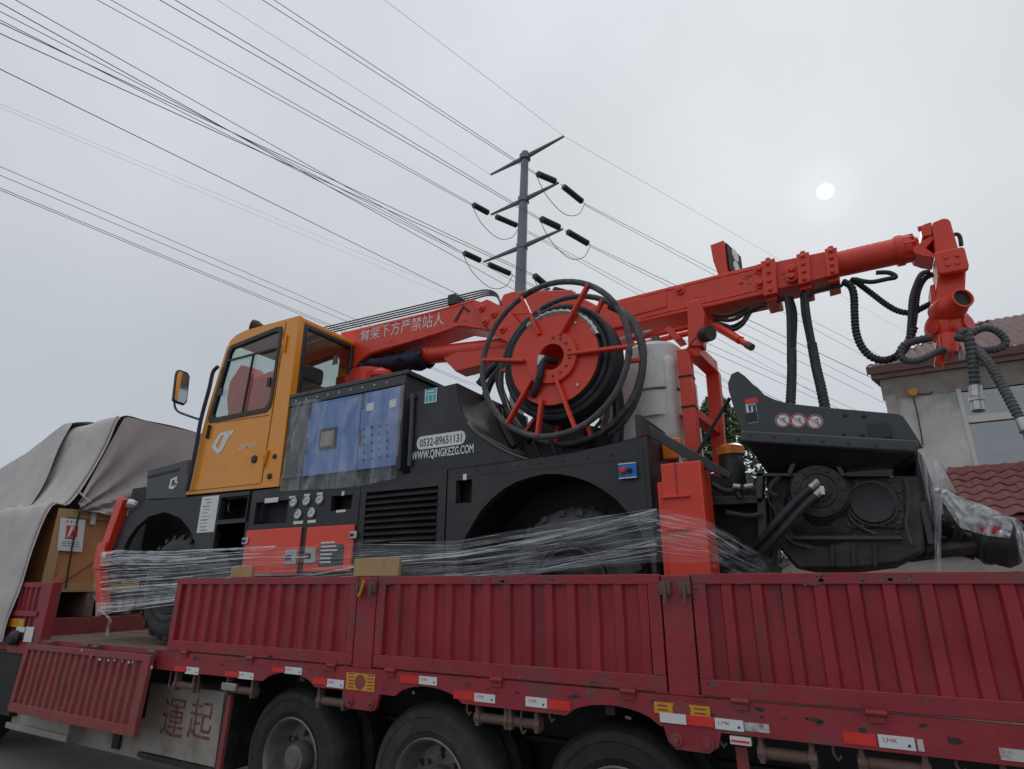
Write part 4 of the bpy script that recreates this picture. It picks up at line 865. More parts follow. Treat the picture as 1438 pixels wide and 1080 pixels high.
# ---- control cabinet with blue doors
c0 = PY(411, 556, 3.98).x; c1 = PY(572, 522, 3.98).x; zc1 = (PY(411, 556, 3.98).z+PY(572, 522, 3.98).z)/2
c0 = xb+.02
part(MB().box(c0, c1, 4.0, 4.52, ZT, zc1-.03), 'control_cabinet', 'black_paint', bevel=.006); part(MB().box(c0-.01, c1+.03, 3.955, 4.55, zc1-.03, zc1+.01), 'cabinet_lid', 'grey_paint', bevel=.006)
part(MB().box(c0, c1, 3.962, 3.998, zc1-.12, zc1-.032), 'cabinet_rail', 'grey_paint', bevel=.004)
part(MB().box(c1-.05, c1, 3.96, 3.998, ZT+.05, zc1-.122), 'cabinet_jamb', 'black_paint', bevel=.004)
xs_ = PY(505, 600, 3.97).x; xm_ = PY(432, 600, 3.97).x
for x0, x1, nm, mt_ in ((c0+.01, xm_-.005, 'cabinet_side_strip', 'grey_paint'), (xm_, xs_-.006, 'blue_door', 'blue_door'), (xs_+.006, c1-.058, 'blue_door', 'blue_door')):
    d_ = part(MB().box(x0, x1, 3.968, 3.998, ZT+.09, zc1-.128), nm, mt_, bevel=.006)
    if nm == 'blue_door' and x0 == xm_:
        a = rect((449, 603), (470, 629), 3.96); part(MB().box(a[0], a[1], 3.962, 3.9675, a[2], a[3]), 'door_window', 'grey_paint', d_); part(MB().box(a[0]+.03, a[1]-.03, 3.9595, 3.9615, a[2]+.03, a[3]-.03), 'window_film', 'beige', d_)
    elif nm == 'blue_door':
        for q in ((515, 567), (547, 562)): a = rect(q, (q[0]+9, q[1]+9), 3.962); part(MB().box(a[0], a[1], 3.962, 3.9672, a[2], a[3]), 'label', 'white', d_)
        for r_ in range(5):
            for k in range(4):
                p = PY(510+k*11, 602-k*2+r_*11, 3.96); part(MB().lathe((p.x, 3.9675, p.z), (0, -1, 0), [(.014, 0), (.012, .004), (0, .005)], 8), 'knob', 'dark', d_)
    if nm == 'blue_door':
        for zz in (.3, .8): part(MB().box(x0+.008, x0+.024, 3.955, 3.9675, ZT+.1+zz*.7, ZT+.25+zz*.7), 'door_hinge', 'grey_paint', d_)
for k in range(9): p = c0+.1+k*.15; part(MB().lathe((p, 3.9615, zc1-.075), (0, -1, 0), [(.012, 0), (.01, .006), (0, .007)], 8), 'bolt', 'steel')
# ---- dark tank housing with the scooped end and lettering
hp = XZ([(576, 664), (577, 553), (640, 538), (642, 556), (648, 577), (657, 594), (668, 607), (690, 622), (715, 636), (745, 651)], YN+.03)
hp[0] = (hp[0][0], ZT+.002); hp[-1] = (hp[-1][0], ZT+.002)
dh = part(MB().prism(hp, YN+.03, 4.68), 'tank_housing', 'black_paint', bevel=.006, ang=25)
part(MB().tube(spl([Vector((x, YN+.02, z)) for x, z in hp[5:]], 3), .012, 6), 'housing_edge', 'grey_paint')
sc_ = spl([Vector((x, 0, z)) for x, z in hp[2:]], 4); part(MB().grid([[(p.x+.005, YN+.035, p.z+.004) for p in sc_], [(p.x+.005, 4.3, p.z+.004+.004*fz(p.x*9)) for p in sc_], [(p.x+.005, 4.67, p.z+.004) for p in sc_]], True), 'scoop_sheet', 'scoop', ang=50)
part(MB().prism(XZ([(618, 545), (640, 538), (668, 550), (700, 566), (704, 590), (712, 610), (700, 625), (650, 600)], 4.2), 4.68, 4.72), 'housing_back', 'black_paint')
part(MB().tube([PY(580, 553, YN+.01), PY(578, 600, YN+.01), PY(575, 655, YN+.01)], .02, 8), 'corner_pipe', 'grey_paint'); part(MB().cyl(PY(577, 558, YN+.02), PY(584, 560, YN+.02), .02, n=10), 'pipe_cap', 'hose')
o = rp('teal_sticker', 'teal', (597, 547), (613, 564), YN+.026, .003)
a = rect((597, 547), (613, 564), YN+.024)
for u0, u1, v0, v1 in ((.0, .08, 0, 1), (.92, 1, 0, 1), (.1, .9, .55, .62), (.3, .36, .1, .5), (.62, .68, .1, .5), (.1, .9, 0, .07), (.15, .8, .75, .85)): part(MB().box(a[0]+(a[1]-a[0])*u0, a[0]+(a[1]-a[0])*u1, YN+.0248, YN+.0258, a[2]+(a[3]-a[2])*v0, a[2]+(a[3]-a[2])*v1), 'print', 'white', o)
b0 = PY(585.5, 631.5, YN+.027); b1 = PY(653, 609, YN+.027); hh = .115; zb_ = (PY(586, 631.5, YN+.027).z+PY(652.5, 624, YN+.027).z)/2
rr = [(b0.x+.04+(-.045)*math.sin(math.pi*k/8), zb_+hh/2-hh/2*math.cos(math.pi*k/8)) for k in range(9)]; rl = [(b1.x-.04+.045*math.sin(math.pi*k/8), zb_+hh/2+hh/2*math.cos(math.pi*k/8)) for k in range(9)]
o = part(MB().prism(rr+rl, YN+.026, YN+.029), 'phone_plate', 'white'); text_mesh('0532-89651131', 'lettering', M['print'], o, (b0.x+.03, zb_+.022), b1.x-b0.x-.06, hh-.045, YN+.025, bold=.012)
p = PY(578, 647, YN+.027); q = PY(665, 636, YN+.027); text_mesh('WWW.QINGKEZG.COM', 'lettering', M['white'], mc, (p.x, (p.z+q.z)/2-.01), q.x-p.x, .085, YN+.026, bold=.02)

# fasteners along the panel edges
for k in range(9):
    x = PY(640, 700, YN).x+k*(xR-PY(640, 700, YN).x)/8.4; p = Vector((x, YN, ZT-.035+.01*k/8)); part(MB().lathe(p, (0, -1, 0), [(.011, 0), (.009, .006), (0, .007)], 8), 'bolt', 'grease')
for k in range(5):
    for x in (px1+.03, PY(620, 720, YN).x): part(MB().lathe((x, YN, Z0+.2+k*.155), (0, -1, 0), [(.009, 0), (.008, .005), (0, .006)], 8), 'bolt', 'grease')
part(MB().box(xR-.035, xR-.03, YN-.0015, YN, Z0, ZT).box(xl_, xR, YN-.0012, YN-.0002, ZT-.075, ZT-.071), 'panel_seam', 'dark')
# ---- hose reel on the near side
RC = PY(774, 501, 4.0); r0 = (PY(872, 495, 4.0).x-PY(675, 500, 4.0).x)/2; r1 = (PY(774, 391, 4.0).z-PY(774, 612, 4.0).z)/2; RR = (r0+r1)/2
reel = thing_part('hose_reel', mc, (RC.x, 4.15, RC.z))
def circ(c, r, y, n=56, a0=0): return [Vector((c.x+r*math.cos(a0+2*math.pi*k/n), y+.006*fz(k*.4, r*5), c.z+r*math.sin(a0+2*math.pi*k/n))) for k in range(n)]
part(MB().tube(circ(RC, RR, 4.0), .024, 10, True), 'front_hoop', 'hose_grey', reel); part(MB().tube(circ(RC, RR, 4.3), .024, 10, True), 'rear_hoop', 'hose_grey', reel)
DRc = Vector((RC.x, 0, RC.z)); dr_ = RR*.60
part(MB().lathe((RC.x, 4.05, RC.z), (0, -1, 0), [(.19, 0), (dr_, 0), (dr_, .014), (.22, .014), (.215, .05), (.11, .05), (.1, -.16), (.0, -.16)], 48), 'flange', 'red', reel)
part(MB().lathe((RC.x, 4.31, RC.z), (0, 1, 0), [(.0, 0), (dr_*1.12, 0), (dr_*1.12, .014), (0, .014)], 48), 'flange', 'red', reel)
for k in range(8):
    an = -1.5+k*.42; part(MB().lathe((RC.x+.16*math.cos(an), 4.0, RC.z+.16*math.sin(an)), (0, -1, 0), [(.012, 0), (.01, .010), (0, .011)], 8), 'bolt', 'rusty', reel)
for an in (-.9, -2.3, .9): part(MB().lathe((RC.x+.33*math.cos(an), 4.036, RC.z+.33*math.sin(an)), (0, -1, 0), [(.014, 0), (.012, .01), (0, .011)], 8), 'bolt', 'steel', reel)
part(MB().lathe((RC.x, 4.06, RC.z), (0, 1, 0), [(.22, 0), (.22, .25)], 32), 'drum', 'red', reel)
for layer, rad in enumerate((.31, .365, .415, .465)):
    for k in range(4):
        part(MB().tube(circ(RC, rad+.012*fz(layer, k*2.), 4.09+k*.06+.01*layer), .030, 8, True), 'hose_coil', 'hose', reel)
m = MB(); cp = []
for k in range(26):
    an = 2.2-k*.075; cp.append((RC.x+(dr_+.012)*math.cos(an), 4.045, RC.z+(dr_+.012)*math.sin(an)))
part(MB().tube(cp, .017, 6, rf=lambda i: 1+.6*(i % 2)), 'chain', 'steel', reel)
for hub, tip in (((757, 470), (733, 417)), ((786, 471), (824, 405)), ((797, 497), (870, 489)), ((735, 506), (680, 506)), ((746, 533), (712, 597)), ((780, 531), (805, 592)), ((760, 560), (756, 607))):
    p0 = PY(*hub, 4.0); d_ = (PY(*tip, 4.0)-RC); d_.y = 0; tipp = RC+d_.normalized()*RR; 
    part(MB().bar((p0.x, 4.015, p0.z), (tipp.x, 4.0, tipp.z), .02, .06, (0, 1, 0)).bar((p0.x, 4.0, p0.z), (tipp.x, 3.985, tipp.z), .03, .018, (0, 1, 0)), 'spoke', 'red', reel, .003)
    d2 = Vector((tipp.x, 4.3, tipp.z)); h2 = RC+d_.normalized()*.2
    part(MB().bar((h2.x, 4.335, h2.z), d2, .03, .045, (0, 1, 0)), 'spoke', 'red', reel, .003)
part(MB().tube(spl([(RC.x, 4.1, RC.z-.01), PY(763, 505, 4.0), PY(759, 525, 3.98), PY(754, 542, 4.0), (PY(745, 550, 4.0).x, 4.03, PY(745, 550, 4.0).z-.03)], 6), .03, 10), 'feed_hose', 'hose', reel)
part(MB().cyl(PY(761, 506, 4.0)+Vector((0, 0, .03)), PY(760, 514, 3.99), .036, n=12), 'hose_clamp', 'steel', reel)
part(MB().tube(spl([PY(856, 430, 4.36), PY(884, 445, 4.36), PY(900, 475, 4.36), PY(903, 510, 4.36), PY(893, 560, 4.36), PY(872, 595, 4.36), PY(855, 610, 4.36)], 5), .03, 10), 'loose_hose', 'hose_grey', reel)
# stand under the reel
part(MB().box(RC.x-.1, RC.x+.1, 4.36, 4.5, ZT, RC.z+.1).box(RC.x-.08, RC.x+.08, 4.31, 4.36, RC.z-.08, RC.z+.08), 'reel_stand', 'black_paint', bevel=.006)
part(MB().prism(XZ([(735, 606), (762, 560), (800, 590), (860, 605), (868, 640), (735, 655)], 4.5), 4.52, 4.6), 'reel_bracket', 'black_paint')
for pts in ([(700, 575), (706, 600), (722, 628)], [(672, 540), (690, 518), (700, 510)], [(706, 508), (700, 530), (708, 560), (728, 600), (745, 620)], [(680, 560), (690, 535), (705, 515)]):
    part(MB().tube(spl([PY(a, b, 4.4) for a, b in pts], 6), .035, 8), 'suction_hose', 'hose')
for pts in ([(748, 620), (756, 640), (762, 655)], [(772, 612), (778, 635), (784, 655)], [(845, 590), (832, 605)]):
    part(MB().tube(spl([PY(a, b, 4.25) for a, b in pts], 4), .014, 6), 'pipe', 'hose')
part(MB().tube(spl([PY(862, 535, 4.4), PY(868, 570, 4.4), PY(867, 610, 4.4), PY(864, 640, 4.4)], 5), .05, 10), 'suction_hose', 'hose')
part(MB().tube([PY(857, 550, 4.38), PY(851, 590, 4.38), PY(846, 615, 4.38)], .012, 6, rf=lambda i: 1+.6*(i % 2)), 'chain', 'rusty')
# ---- white additive tank
tk = part(MB().box(PY(838, 600, 4.62).x, PY(952, 600, 4.62).x, 4.62, 5.5, ZT, PY(905, 500, 4.62).z), 'additive_tank', 'tank', bevel=.06)
tcx = PY(930, 520, 4.62); part(MB().lathe((tcx.x-.12, 4.82, ZT+.4), (0, 0, 1), [(.24, 0), (.24, PY(905, 492, 4.7).z-ZT-.4), (.2, PY(905, 492, 4.7).z-ZT-.36), (0, PY(905, 492, 4.7).z-ZT-.35)], 24), 'tank_drum', 'tank', tk)
for zz in (.62,): part(MB().lathe((tcx.x-.12, 4.82, ZT+zz), (0, 0, 1), [(.235, -.012), (.248, -.008), (.248, .008), (.235, .012)], 24), 'tank_band', 'print', tk)
p = PY(921, 484, 4.75); part(MB().lathe((p.x, p.y, p.z-.09), (0, 0, 1), [(.05, 0), (.05, .08), (.035, .1), (.035, .16), (0, .16)], 14), 'filler_neck', 'rusty', tk)
part(MB().box(PY(905, 640, 4.1).x-.02, PY(905, 640, 4.1).x+.02, 4.0, 5.6, ZT, ZT+.25), 'rear_lip', 'black_paint')
# tank wrapped loosely in film, its own thing
tf = MB(); R_ = []
xa, xb2 = PY(832, 600, 4.58).x, PY(954, 600, 4.55).x; zt_ = PY(905, 492, 4.58).z
for i in range(41):
    u = i/40; col = []
    for k in range(31):
        v = k/30; w_ = .035*fz(u*6, v*7, 3)+.02*fz(u*14, v*11, 8); x = xa+(xb2-xa)*u; z = ZT+.03+(zt_-ZT)*v
        bulge = max(0, v-.8)*.9
        col.append((x, 4.57+w_+bulge*.35, z-.12*max(0, abs(u-.5)*2-.6)*v))
    for k in range(1, 8): col.append((xa+(xb2-xa)*u, 4.64+k*.1, zt_+.02*fz(u*5, k)+.03-.12*max(0, abs(u-.5)*2-.6)))
    R_.append(col)
tf.grid(R_); tag(tf.build('tank_wrap', M['film_tank'], None, ang=60), 'milky plastic sheet wrapped round the white tank behind the reel', 'plastic sheet')
# ---- boom: centre plane y = 4.95
B0, B1 = 4.80, 5.10
boom = thing_part('lower_boom', mc, (-4.6, 4.95, 4.3))
lbp = XZ([(478, 467), (600, 438), (664, 420), (676, 424), (704, 440), (708, 452), (692, 468), (676, 463), (645, 459), (622, 467), (520, 497), (506, 506), (499, 516), (478, 516)], B0)
part(MB().prism(lbp, B0, B1), 'boom_box', 'red', boom, .012)
p = PY(506, 475, B0); q = PY(622, 452, B0); p0 = PY(506, 480, B0-.003); q0 = PY(623, 456, B0-.003)
tx = text_mesh('臂架下方严禁站人', 'lettering', M['white'], boom, (p0.x, 0), q0.x-p0.x, .165, B0-.003)
off = wloc(boom)
for v in tx.data.vertices:
    t = (v.co.x+off.x-p0.x)/(q0.x-p0.x); v.co.z += p0.z+(q0.z-p0.z)*t
part(MB().prism(XZ([(637, 452), (650, 430), (653, 430), (641, 452)], B0), B0-.006, B0+.01).prism(XZ([(652, 430), (660, 437), (658, 439), (650, 432)], B0), B0-.006, B0+.01), 'lifting_eye', 'dark', boom)
for k in range(4):
    yy = 4.82+k*.07; k2 = k*3.2; pts = [PY(450, 472-k2, yy)+Vector((-.4, 0, .03)), PY(560, 445-k2, yy), PY(640, 426-k2, yy), PY(665, 420-k2, yy), PY(684, 415-k2*.8, yy+.02), PY(698, 417-k2*.4, yy+.02), PY(704, 430, yy)]
    part(MB().tube(spl(pts, 5), .0085, 6), 'hydraulic_pipe', 'hose', boom)
part(MB().box(PY(634, 415, 4.8).x-.05, PY(634, 415, 4.8).x+.05, 4.8, 5.1, PY(634, 427, 4.8).z, PY(634, 413, 4.8).z), 'pipe_clamp', 'hose', boom, .005)
part(MB().cyl((-4.75, 4.95, ZT), (-4.75, 4.95, 4.2), .26, n=24).box(-5.1, -4.4, 4.72, 5.18, 3.7, 4.15), 'slewing_turret', 'red', bevel=.01)
rp('turret_label', 'white', (468, 499), (474, 511), 4.715, .003)
kn = XZ([(666, 428), (684, 420), (712, 434), (738, 466), (742, 482), (722, 486), (700, 474), (676, 452)], 4.75)
kp = part(MB().prism(kn, 4.75, 4.79), 'knuckle_plate', 'red', boom, .006); kq = part(MB().prism(kn, 5.11, 5.15), 'knuckle_plate', 'red', boom, .006)
for q in ((676, 433), (681, 452), (693, 441), (706, 462), (722, 474)): part(MB().lathe(PY(*q, 4.75), (0, -1, 0), [(.045, 0), (.045, .015), (.028, .018), (.02, .04), (0, .04)], 12), 'pivot_bolt', 'red', boom)
part(MB().prism(XZ([(697, 426), (704, 411), (716, 407), (800, 404), (812, 414), (862, 440), (880, 470), (830, 480), (770, 478), (735, 465), (712, 447)], 4.79), 4.83, 5.07), 'knuckle_block', 'red', boom, .012)
part(MB().cyl(PY(601, 499, 4.95), PY(800, 478, 4.95), .098, n=26), 'lift_cylinder', 'red', boom)
part(MB().lathe(PY(601, 499, 4.95), PY(800, 478, 4.95)-PY(601, 499, 4.95), [(0, -.02), (.105, -.02), (.105, .05), (.098, .05)], 26), 'cylinder_gland', 'red', boom)
part(MB().prism(XZ([(622, 503), (640, 522), (700, 507), (760, 500), (760, 482), (640, 495)], 4.85), 4.85, 5.05), 'cylinder_bracket', 'red', boom, .008)
# dark cloth tied round the cylinder rod
m = MB(); R_ = []
for i in range(25):
    u = i/24; c_ = PY(512+90*u, 516-15*u, 4.95); R_.append([c_+Vector((.02*fz(i*.5, k), (.14+.05*fz(i*.45, k*.9, 2))*math.cos(2*math.pi*k/14), (.10+.06*fz(i*.5, k*.8, 5))*math.sin(2*math.pi*k/14)-.02)) for k in range(15)])
for r_ in R_: r_[14] = r_[0]
m.grid(R_); tag(m.build('dark_cloth', M['cloth_blue'], None, ang=70), 'dark navy cloth tied round the boom cylinder rod beside the cab', 'cloth')
part(MB().lathe(PY(537, 527, 4.7), (0, 0, 1), [(0, .06), (.09, .05), (.13, .01), (.13, -.03), (.1, -.06)], 20), 'red_cap', 'red')
# main telescopic boom
ub = thing_part('telescopic_boom', mc, (-.5, 4.95, 4.2))
mb = XZ([(815, 434), (1079, 367), (1084, 411), (815, 472)], B0); part(MB().prism(mb, B0, B1+.03), 'outer_section', 'red', ub, .012)
part(MB().prism(XZ([(1070, 371), (1172, 350), (1176, 386), (1074, 411)], B0+.03), B0+.03, B1), 'inner_section', 'red', ub, .01)
for pts in ([(1068, 367), (1088, 362), (1092, 411), (1072, 416)], [(1118, 357), (1136, 353), (1139, 395), (1121, 400)], [(1158, 349), (1175, 347), (1178, 384), (1161, 389)]):
    c_ = part(MB().prism(XZ(pts, B0-.03), B0-.03, B1+.06), 'clamp_collar', 'red', ub, .006)
    for k in range(4):
        t = .12+.25*k; a_ = PY(*pts[0], B0-.03).lerp(PY(*pts[3], B0-.03), t); b_ = PY(*pts[1], B0-.03).lerp(PY(*pts[2], B0-.03), t); q = a_.lerp(b_, .5); part(MB().lathe(q, (0, -1, 0), [(.018, 0), (.018, .012), (.01, .02), (0, .02)], 6), 'bolt', 'red', ub)
    a_ = PY(*pts[0], B0-.03).lerp(PY(*pts[1], B0-.03), .5)
    for yy in (B0, B1+.02): part(MB().cyl((a_.x, yy, a_.z-.02), (a_.x, yy, a_.z+.022), .022, n=6), 'bolt', 'red', ub)
    a_ = PY(*pts[3], B0-.03).lerp(PY(*pts[2], B0-.03), .5)
    part(MB().box(a_.x-.04, a_.x+.04, B0+.02, B1-.02, a_.z-.03, a_.z+.02), 'slide_pad', 'red', ub, .006)
for q in ((1067, 379), (1068, 399), (1112, 380), (1112, 390), (955, 408)): part(MB().lathe(PY(*q, B0+.01), (0, -1, 0), [(.045, 0), (.045, .02), (.03, .025), (.02, .05), (0, .05)], 14), 'pad_bolt', 'red', ub)
e0, e1 = PY(1165, 374, 4.95), PY(1268, 351, 4.95); dv = (e1-e0).normalized()
part(MB().cyl(e0, e1, .102, n=28), 'rotary_drive', 'red', ub)
fl = part(MB().lathe(e1-dv*.05, dv, [(.102, 0), (.118, 0), (.118, .05), (.102, .055), (.102, .10), (.085, .115), (.07, .15), (0, .15)], 28), 'end_flange', 'red', ub)
u_ = dv.cross(Vector((0, 0, 1))).normalized(); w_ = dv.cross(u_)
for k in range(12):
    an = k*math.pi/6; c_ = e1+(u_*math.cos(an)+w_*math.sin(an))*.095; part(MB().cyl(c_-dv*.0, c_+dv*.075, .012, n=6), 'bolt', 'red', ub)
# flood lamp housing on the boom
lp = XZ([(997, 343), (1016, 336.5), (1011, 384), (1009, 384), (1001, 365)], 4.84)
lq = [PY(*q, 4.82) for q in ((997, 344), (1016, 337), (1019, 366), (1022, 385), (1009, 388), (1001, 366))]; part(MB().ext(lq, (.075, .34, -.01)), 'lamp_housing', 'red', ub, .008)
a_ = PY(1016, 337, 4.82); b_ = PY(1020, 378, 4.82)
fc = part(MB().ext([(a_.x+.008, 4.845, a_.z-.025), (a_.x+.072, 5.135, a_.z-.03), (b_.x+.08, 5.135, b_.z), (b_.x+.016, 4.845, b_.z)], (.012, -.003, 0)), 'lamp_face', 'dark', ub)
for t in (.3, .72):
    q = a_.lerp(b_, t); part(MB().lathe((q.x+.056, 4.99, q.z), (.97, -.22, 0), [(.0, .008), (.06, .006), (.065, 0)], 16), 'lamp_lens', 'lens', ub)
# feed cylinder under the boom with bright rod
part(MB().cyl(PY(880, 478, 4.9), PY(1000, 452, 4.9), .026, n=12).cyl(PY(880, 488, 4.86), PY(985, 464, 4.86), .024, n=12), 'feed_cylinder', 'red', ub)
part(MB().cyl(PY(866, 477, 4.84), PY(915, 464, 4.84), .012, n=10), 'cylinder_rod', 'steel', ub)
part(MB().prism(XZ([(932, 462), (940, 458), (958, 474), (948, 478)], 4.8), 4.8, 4.98), 'cylinder_clevis', 'red', ub, .004)
part(MB().cyl(PY(1000, 455, 4.9), PY(1040, 478, 4.72), .034, n=14).cyl(PY(1040, 478, 4.72), PY(1054, 487, 4.66), .026, n=14), 'spare_pipe', 'red', ub)
part(MB().cyl(PY(1049, 484, 4.68), PY(1056, 488, 4.65), .029, n=14), 'pipe_end', 'rusty', ub)
# ---- red support frame
sf = thing_part('boom_rest', mc, (-.95, 4.95, ZT-.7))
xa = PY(957, 560, 4.6).x; xa2 = PY(981, 560, 4.6).x; zt_ = PY(970, 489, 4.6).z
xa2 = PY(975, 560, 4.6).x; bx('post', 'red', xa, xa2, 4.58, 4.69, 1.9, zt_, sf, .006); part(MB().prism(XZ([(989, 506), (1009, 521), (1013, 570), (1020, 665), (1028, 760), (1010, 760), (1001, 650), (994, 560)], 5.12), 5.12, 5.22), 'post', 'red', sf, .006)
part(MB().bar(PY(974, 493, 4.69), PY(999, 517, 5.14), .11, .10, (0, 0, 1)), 'top_bar', 'red', sf, .005)
part(MB().bar(PY(972, 580, 4.69), PY(1005, 606, 5.14), .09, .075, (0, 0, 1)), 'cross_bar', 'red', sf, .005); part(MB().bar(PY(972, 660, 4.69), PY(1014, 690, 5.14), .09, .075, (0, 0, 1)), 'cross_bar', 'red', sf, .005)
part(MB().prism(XZ([(967, 487), (966, 425), (981, 421), (990, 440), (988, 487)], 4.68), 4.66, 4.78), 'saddle', 'red', sf, .006)
for py in (530, 573): 
    z = PY(958, py, 4.6).z; part(MB().box(xa-.004, xa2+.004, 4.576, 4.694, z-.008, z+.008), 'strap', 'dark', sf)
p = PY(993, 469, 4.62); part(MB().lathe(p, (.75, -.6, -.15), [(0, -.07), (.05, -.065), (.065, -.02), (.065, .035), (.058, .04), (0, .03)], 20), 'work_lamp', 'hose', sf)
part(MB().lathe(p, (.75, -.6, -.15), [(.055, .0405), (0, .0406)], 20), 'lamp_lens', 'grease', sf)
# rear outrigger (red jack) and black wedge plate
jx0, jx1 = PY(931, 700, 3.93).x, PY(988, 700, 3.93).x; jz = PY(955, 649, 3.93).z
jk = part(MB().box(jx0, jx1, 3.93, 4.2, 1.4, jz).box(PY(922, 700, 3.93).x, jx0, 3.96, 4.16, 1.4, PY(925, 676, 3.93).z), 'rear_outrigger', 'red', bevel=.008)
for py in (697, 743): z = PY(950, py, 3.92).z; part(MB().box(PY(926, py, 3.91).x, PY(968, py, 3.91).x, 3.905, 3.929, z-.008, z+.008), 'rib', 'red', jk, .002)
part(MB().box(PY(952, 700, 3.93).x-.004, PY(952, 700, 3.93).x+.004, 3.9255, 3.93, PY(950, 697, 3.93).z, jz), 'seam', 'maroon_frame', jk)
pl('wedge_plate', 'black_paint', [(911, 597), (917, 600), (1027, 664), (1025, 672), (985, 656), (912, 613)], 4.02, .05)
part(MB().box(xR-.05, xR, 4.0, 5.9, Z0, PY(912, 611, YN).z), 'rear_wall', 'black_paint', bevel=.006)
p = PY(940, 632, 4.25); part(MB().box(p.x-.06, p.x+.08, 4.25, 4.33, p.z-.07, p.z+.09), 'tail_lamp', 'amber', bevel=.015)
part(MB().cyl(PY(957, 650, 4.1), PY(957, 633, 4.1), .02, n=10), 'jack_pin', 'steel')
part(MB().cyl((PY(1027, 650, 4.7).x, 4.7, 1.9), (PY(1027, 650, 4.7).x, 4.7, PY(1027, 632, 4.7).z), .09, n=20), 'filter_bowl', 'grease'); part(MB().lathe((PY(1027, 640, 4.7).x, 4.7, PY(1027, 634, 4.7).z), (0, 0, 1), [(.1, -.03), (.1, .03), (.07, .05), (0, .05)], 20), 'filter_cap', 'amber')
part(MB().tube([PY(1025, 559, 4.3), PY(1000, 600, 4.3), PY(978, 640, 4.3)], .014, 6), 'guy_rod', 'hose')
# ---- hopper and concrete pump at the rear
HPY = 4.15
hp_ = thing_part('hopper', mc, (-.2, 4.9, 1.8))
side = XZ([(1041, 609), (1023, 548), (1022, 538), (1027, 525), (1036, 521), (1046, 528), (1058, 540), (1064, 544), (1073, 554), (1088, 561), (1105, 566), (1135, 569.5), (1165, 572.5), (1215, 577), (1260, 581), (1268, 584), (1277, 597), (1297, 629), (1288, 630), (1286, 618)], HPY)
part(MB().prism(side, HPY, HPY+.02), 'side_wall', 'grey_paint', hp_, .004)
side2 = [(x, z-.02) for x, z in side]; part(MB().prism(side2, 5.65, 5.67), 'side_wall', 'grey_paint', hp_, .004)
lz0 = PY(1041, 609, HPY); lz1 = PY(1288, 629, HPY)
part(MB().bar((lz0.x, HPY-.03, lz0.z-.03), (lz1.x, HPY-.03, lz1.z-.005), .09, .075, (0, 0, 1)), 'hopper_rim', 'grey_paint', hp_, .012)
zr = lz0.z-.06; zr1 = lz1.z-.03; zb0 = PY(1150, 664, 4.3).z
part(MB().ext([(lz0.x+.02, HPY+.0, zr), (lz1.x, HPY+.0, zr1), (lz1.x-.1, 4.36, zb0), (lz0.x+.12, 4.36, zb0)], (0, .03, 0)), 'sloping_wall', 'black_paint', hp_)
part(MB().ext([(lz1.x, HPY, zr1), (lz1.x, 5.65, zr1), (lz1.x-.1, 5.45, zb0), (lz1.x-.1, 4.36, zb0)], (-.03, 0, 0)).ext([(lz0.x+.02, HPY, zr), (lz0.x+.02, 5.65, zr), (lz0.x+.12, 5.45, zb0), (lz0.x+.12, 4.36, zb0)], (.03, 0, 0)), 'sloping_wall', 'black_paint', hp_)
part(MB().prism(XZ([(1022, 540), (1036, 521), (1046, 528), (1060, 542), (1046, 560)], HPY), HPY+.02, 5.65), 'front_lip', 'grease', hp_, .004)
cx0, cx1 = PY(1212, 570, HPY-.004).x, PY(1256, 570, HPY-.004).x
for q in ((1187, 583), (1213, 585), (1185, 611), (1211, 612)): part(MB().lathe(PY(*q, HPY), (0, -1, 0), [(.013, 0), (.01, .008), (0, .009)], 8), 'bolt', 'dark', hp_)
part(MB().box(*[PY(a_, 600, HPY).x for a_ in (1218, 1250)], HPY-.012, HPY-.001, PY(1230, 617, HPY).z, PY(1230, 594, HPY).z), 'vent_plate', 'black_paint', hp_, .004)
sgn = rp('warning_sticker', 'white', (1046, 560.5), (1065, 593), HPY-.004, .003, hp_, 0)
for tl, br, mt_, dy in (((1046, 560.5), (1065, 565.5), 'sticker_red', .0), ((1046.6, 580), (1064.6, 592.2), 'print', .0), ((1051, 570), (1055, 578), 'print', 0), ((1057, 570), (1062, 578), 'print', 0), ((1050, 568), (1062, 570), 'teal', 0)):
    a = rect(tl, br, HPY-.0055); 
    b_ = part(MB().box(a[0], a[1], HPY-.0055, HPY-.0045, a[2], a[3]), 'sticker_print', mt_, hp_)
for i_, q in enumerate(((1099.5, 590.5), (1121, 591), (1144.5, 592.5))):
    p = PY(*q, HPY-.001); part(MB().lathe(p, (0, -1, 0), [(.047, 0), (.047, .003), (0, .003)], 24), 'prohibition_sign', 'white', hp_)
    part(MB().lathe(p+Vector((0, -.0035, 0)), (0, -1, 0), [(.037, 0), (.045, .0005), (.045, 0)], 24).bar(p+Vector((-.03, -.0042, .03)), p+Vector((.03, -.0042, -.03)), .001, .011, (0, 1, 0)), 'sign_ring', 'print_red', hp_)
    part(MB().bar(p+Vector((-.004+.01*i_, -.0038, .016)), p+Vector((.016, -.0038, -.01-.008*i_)), .001, .014, (0, 1, 0)).bar(p+Vector((.0, -.0038, .012)), p+Vector((.02, -.0038, .018)), .001, .008, (0, 1, 0)), 'sign_figure', 'print', hp_)
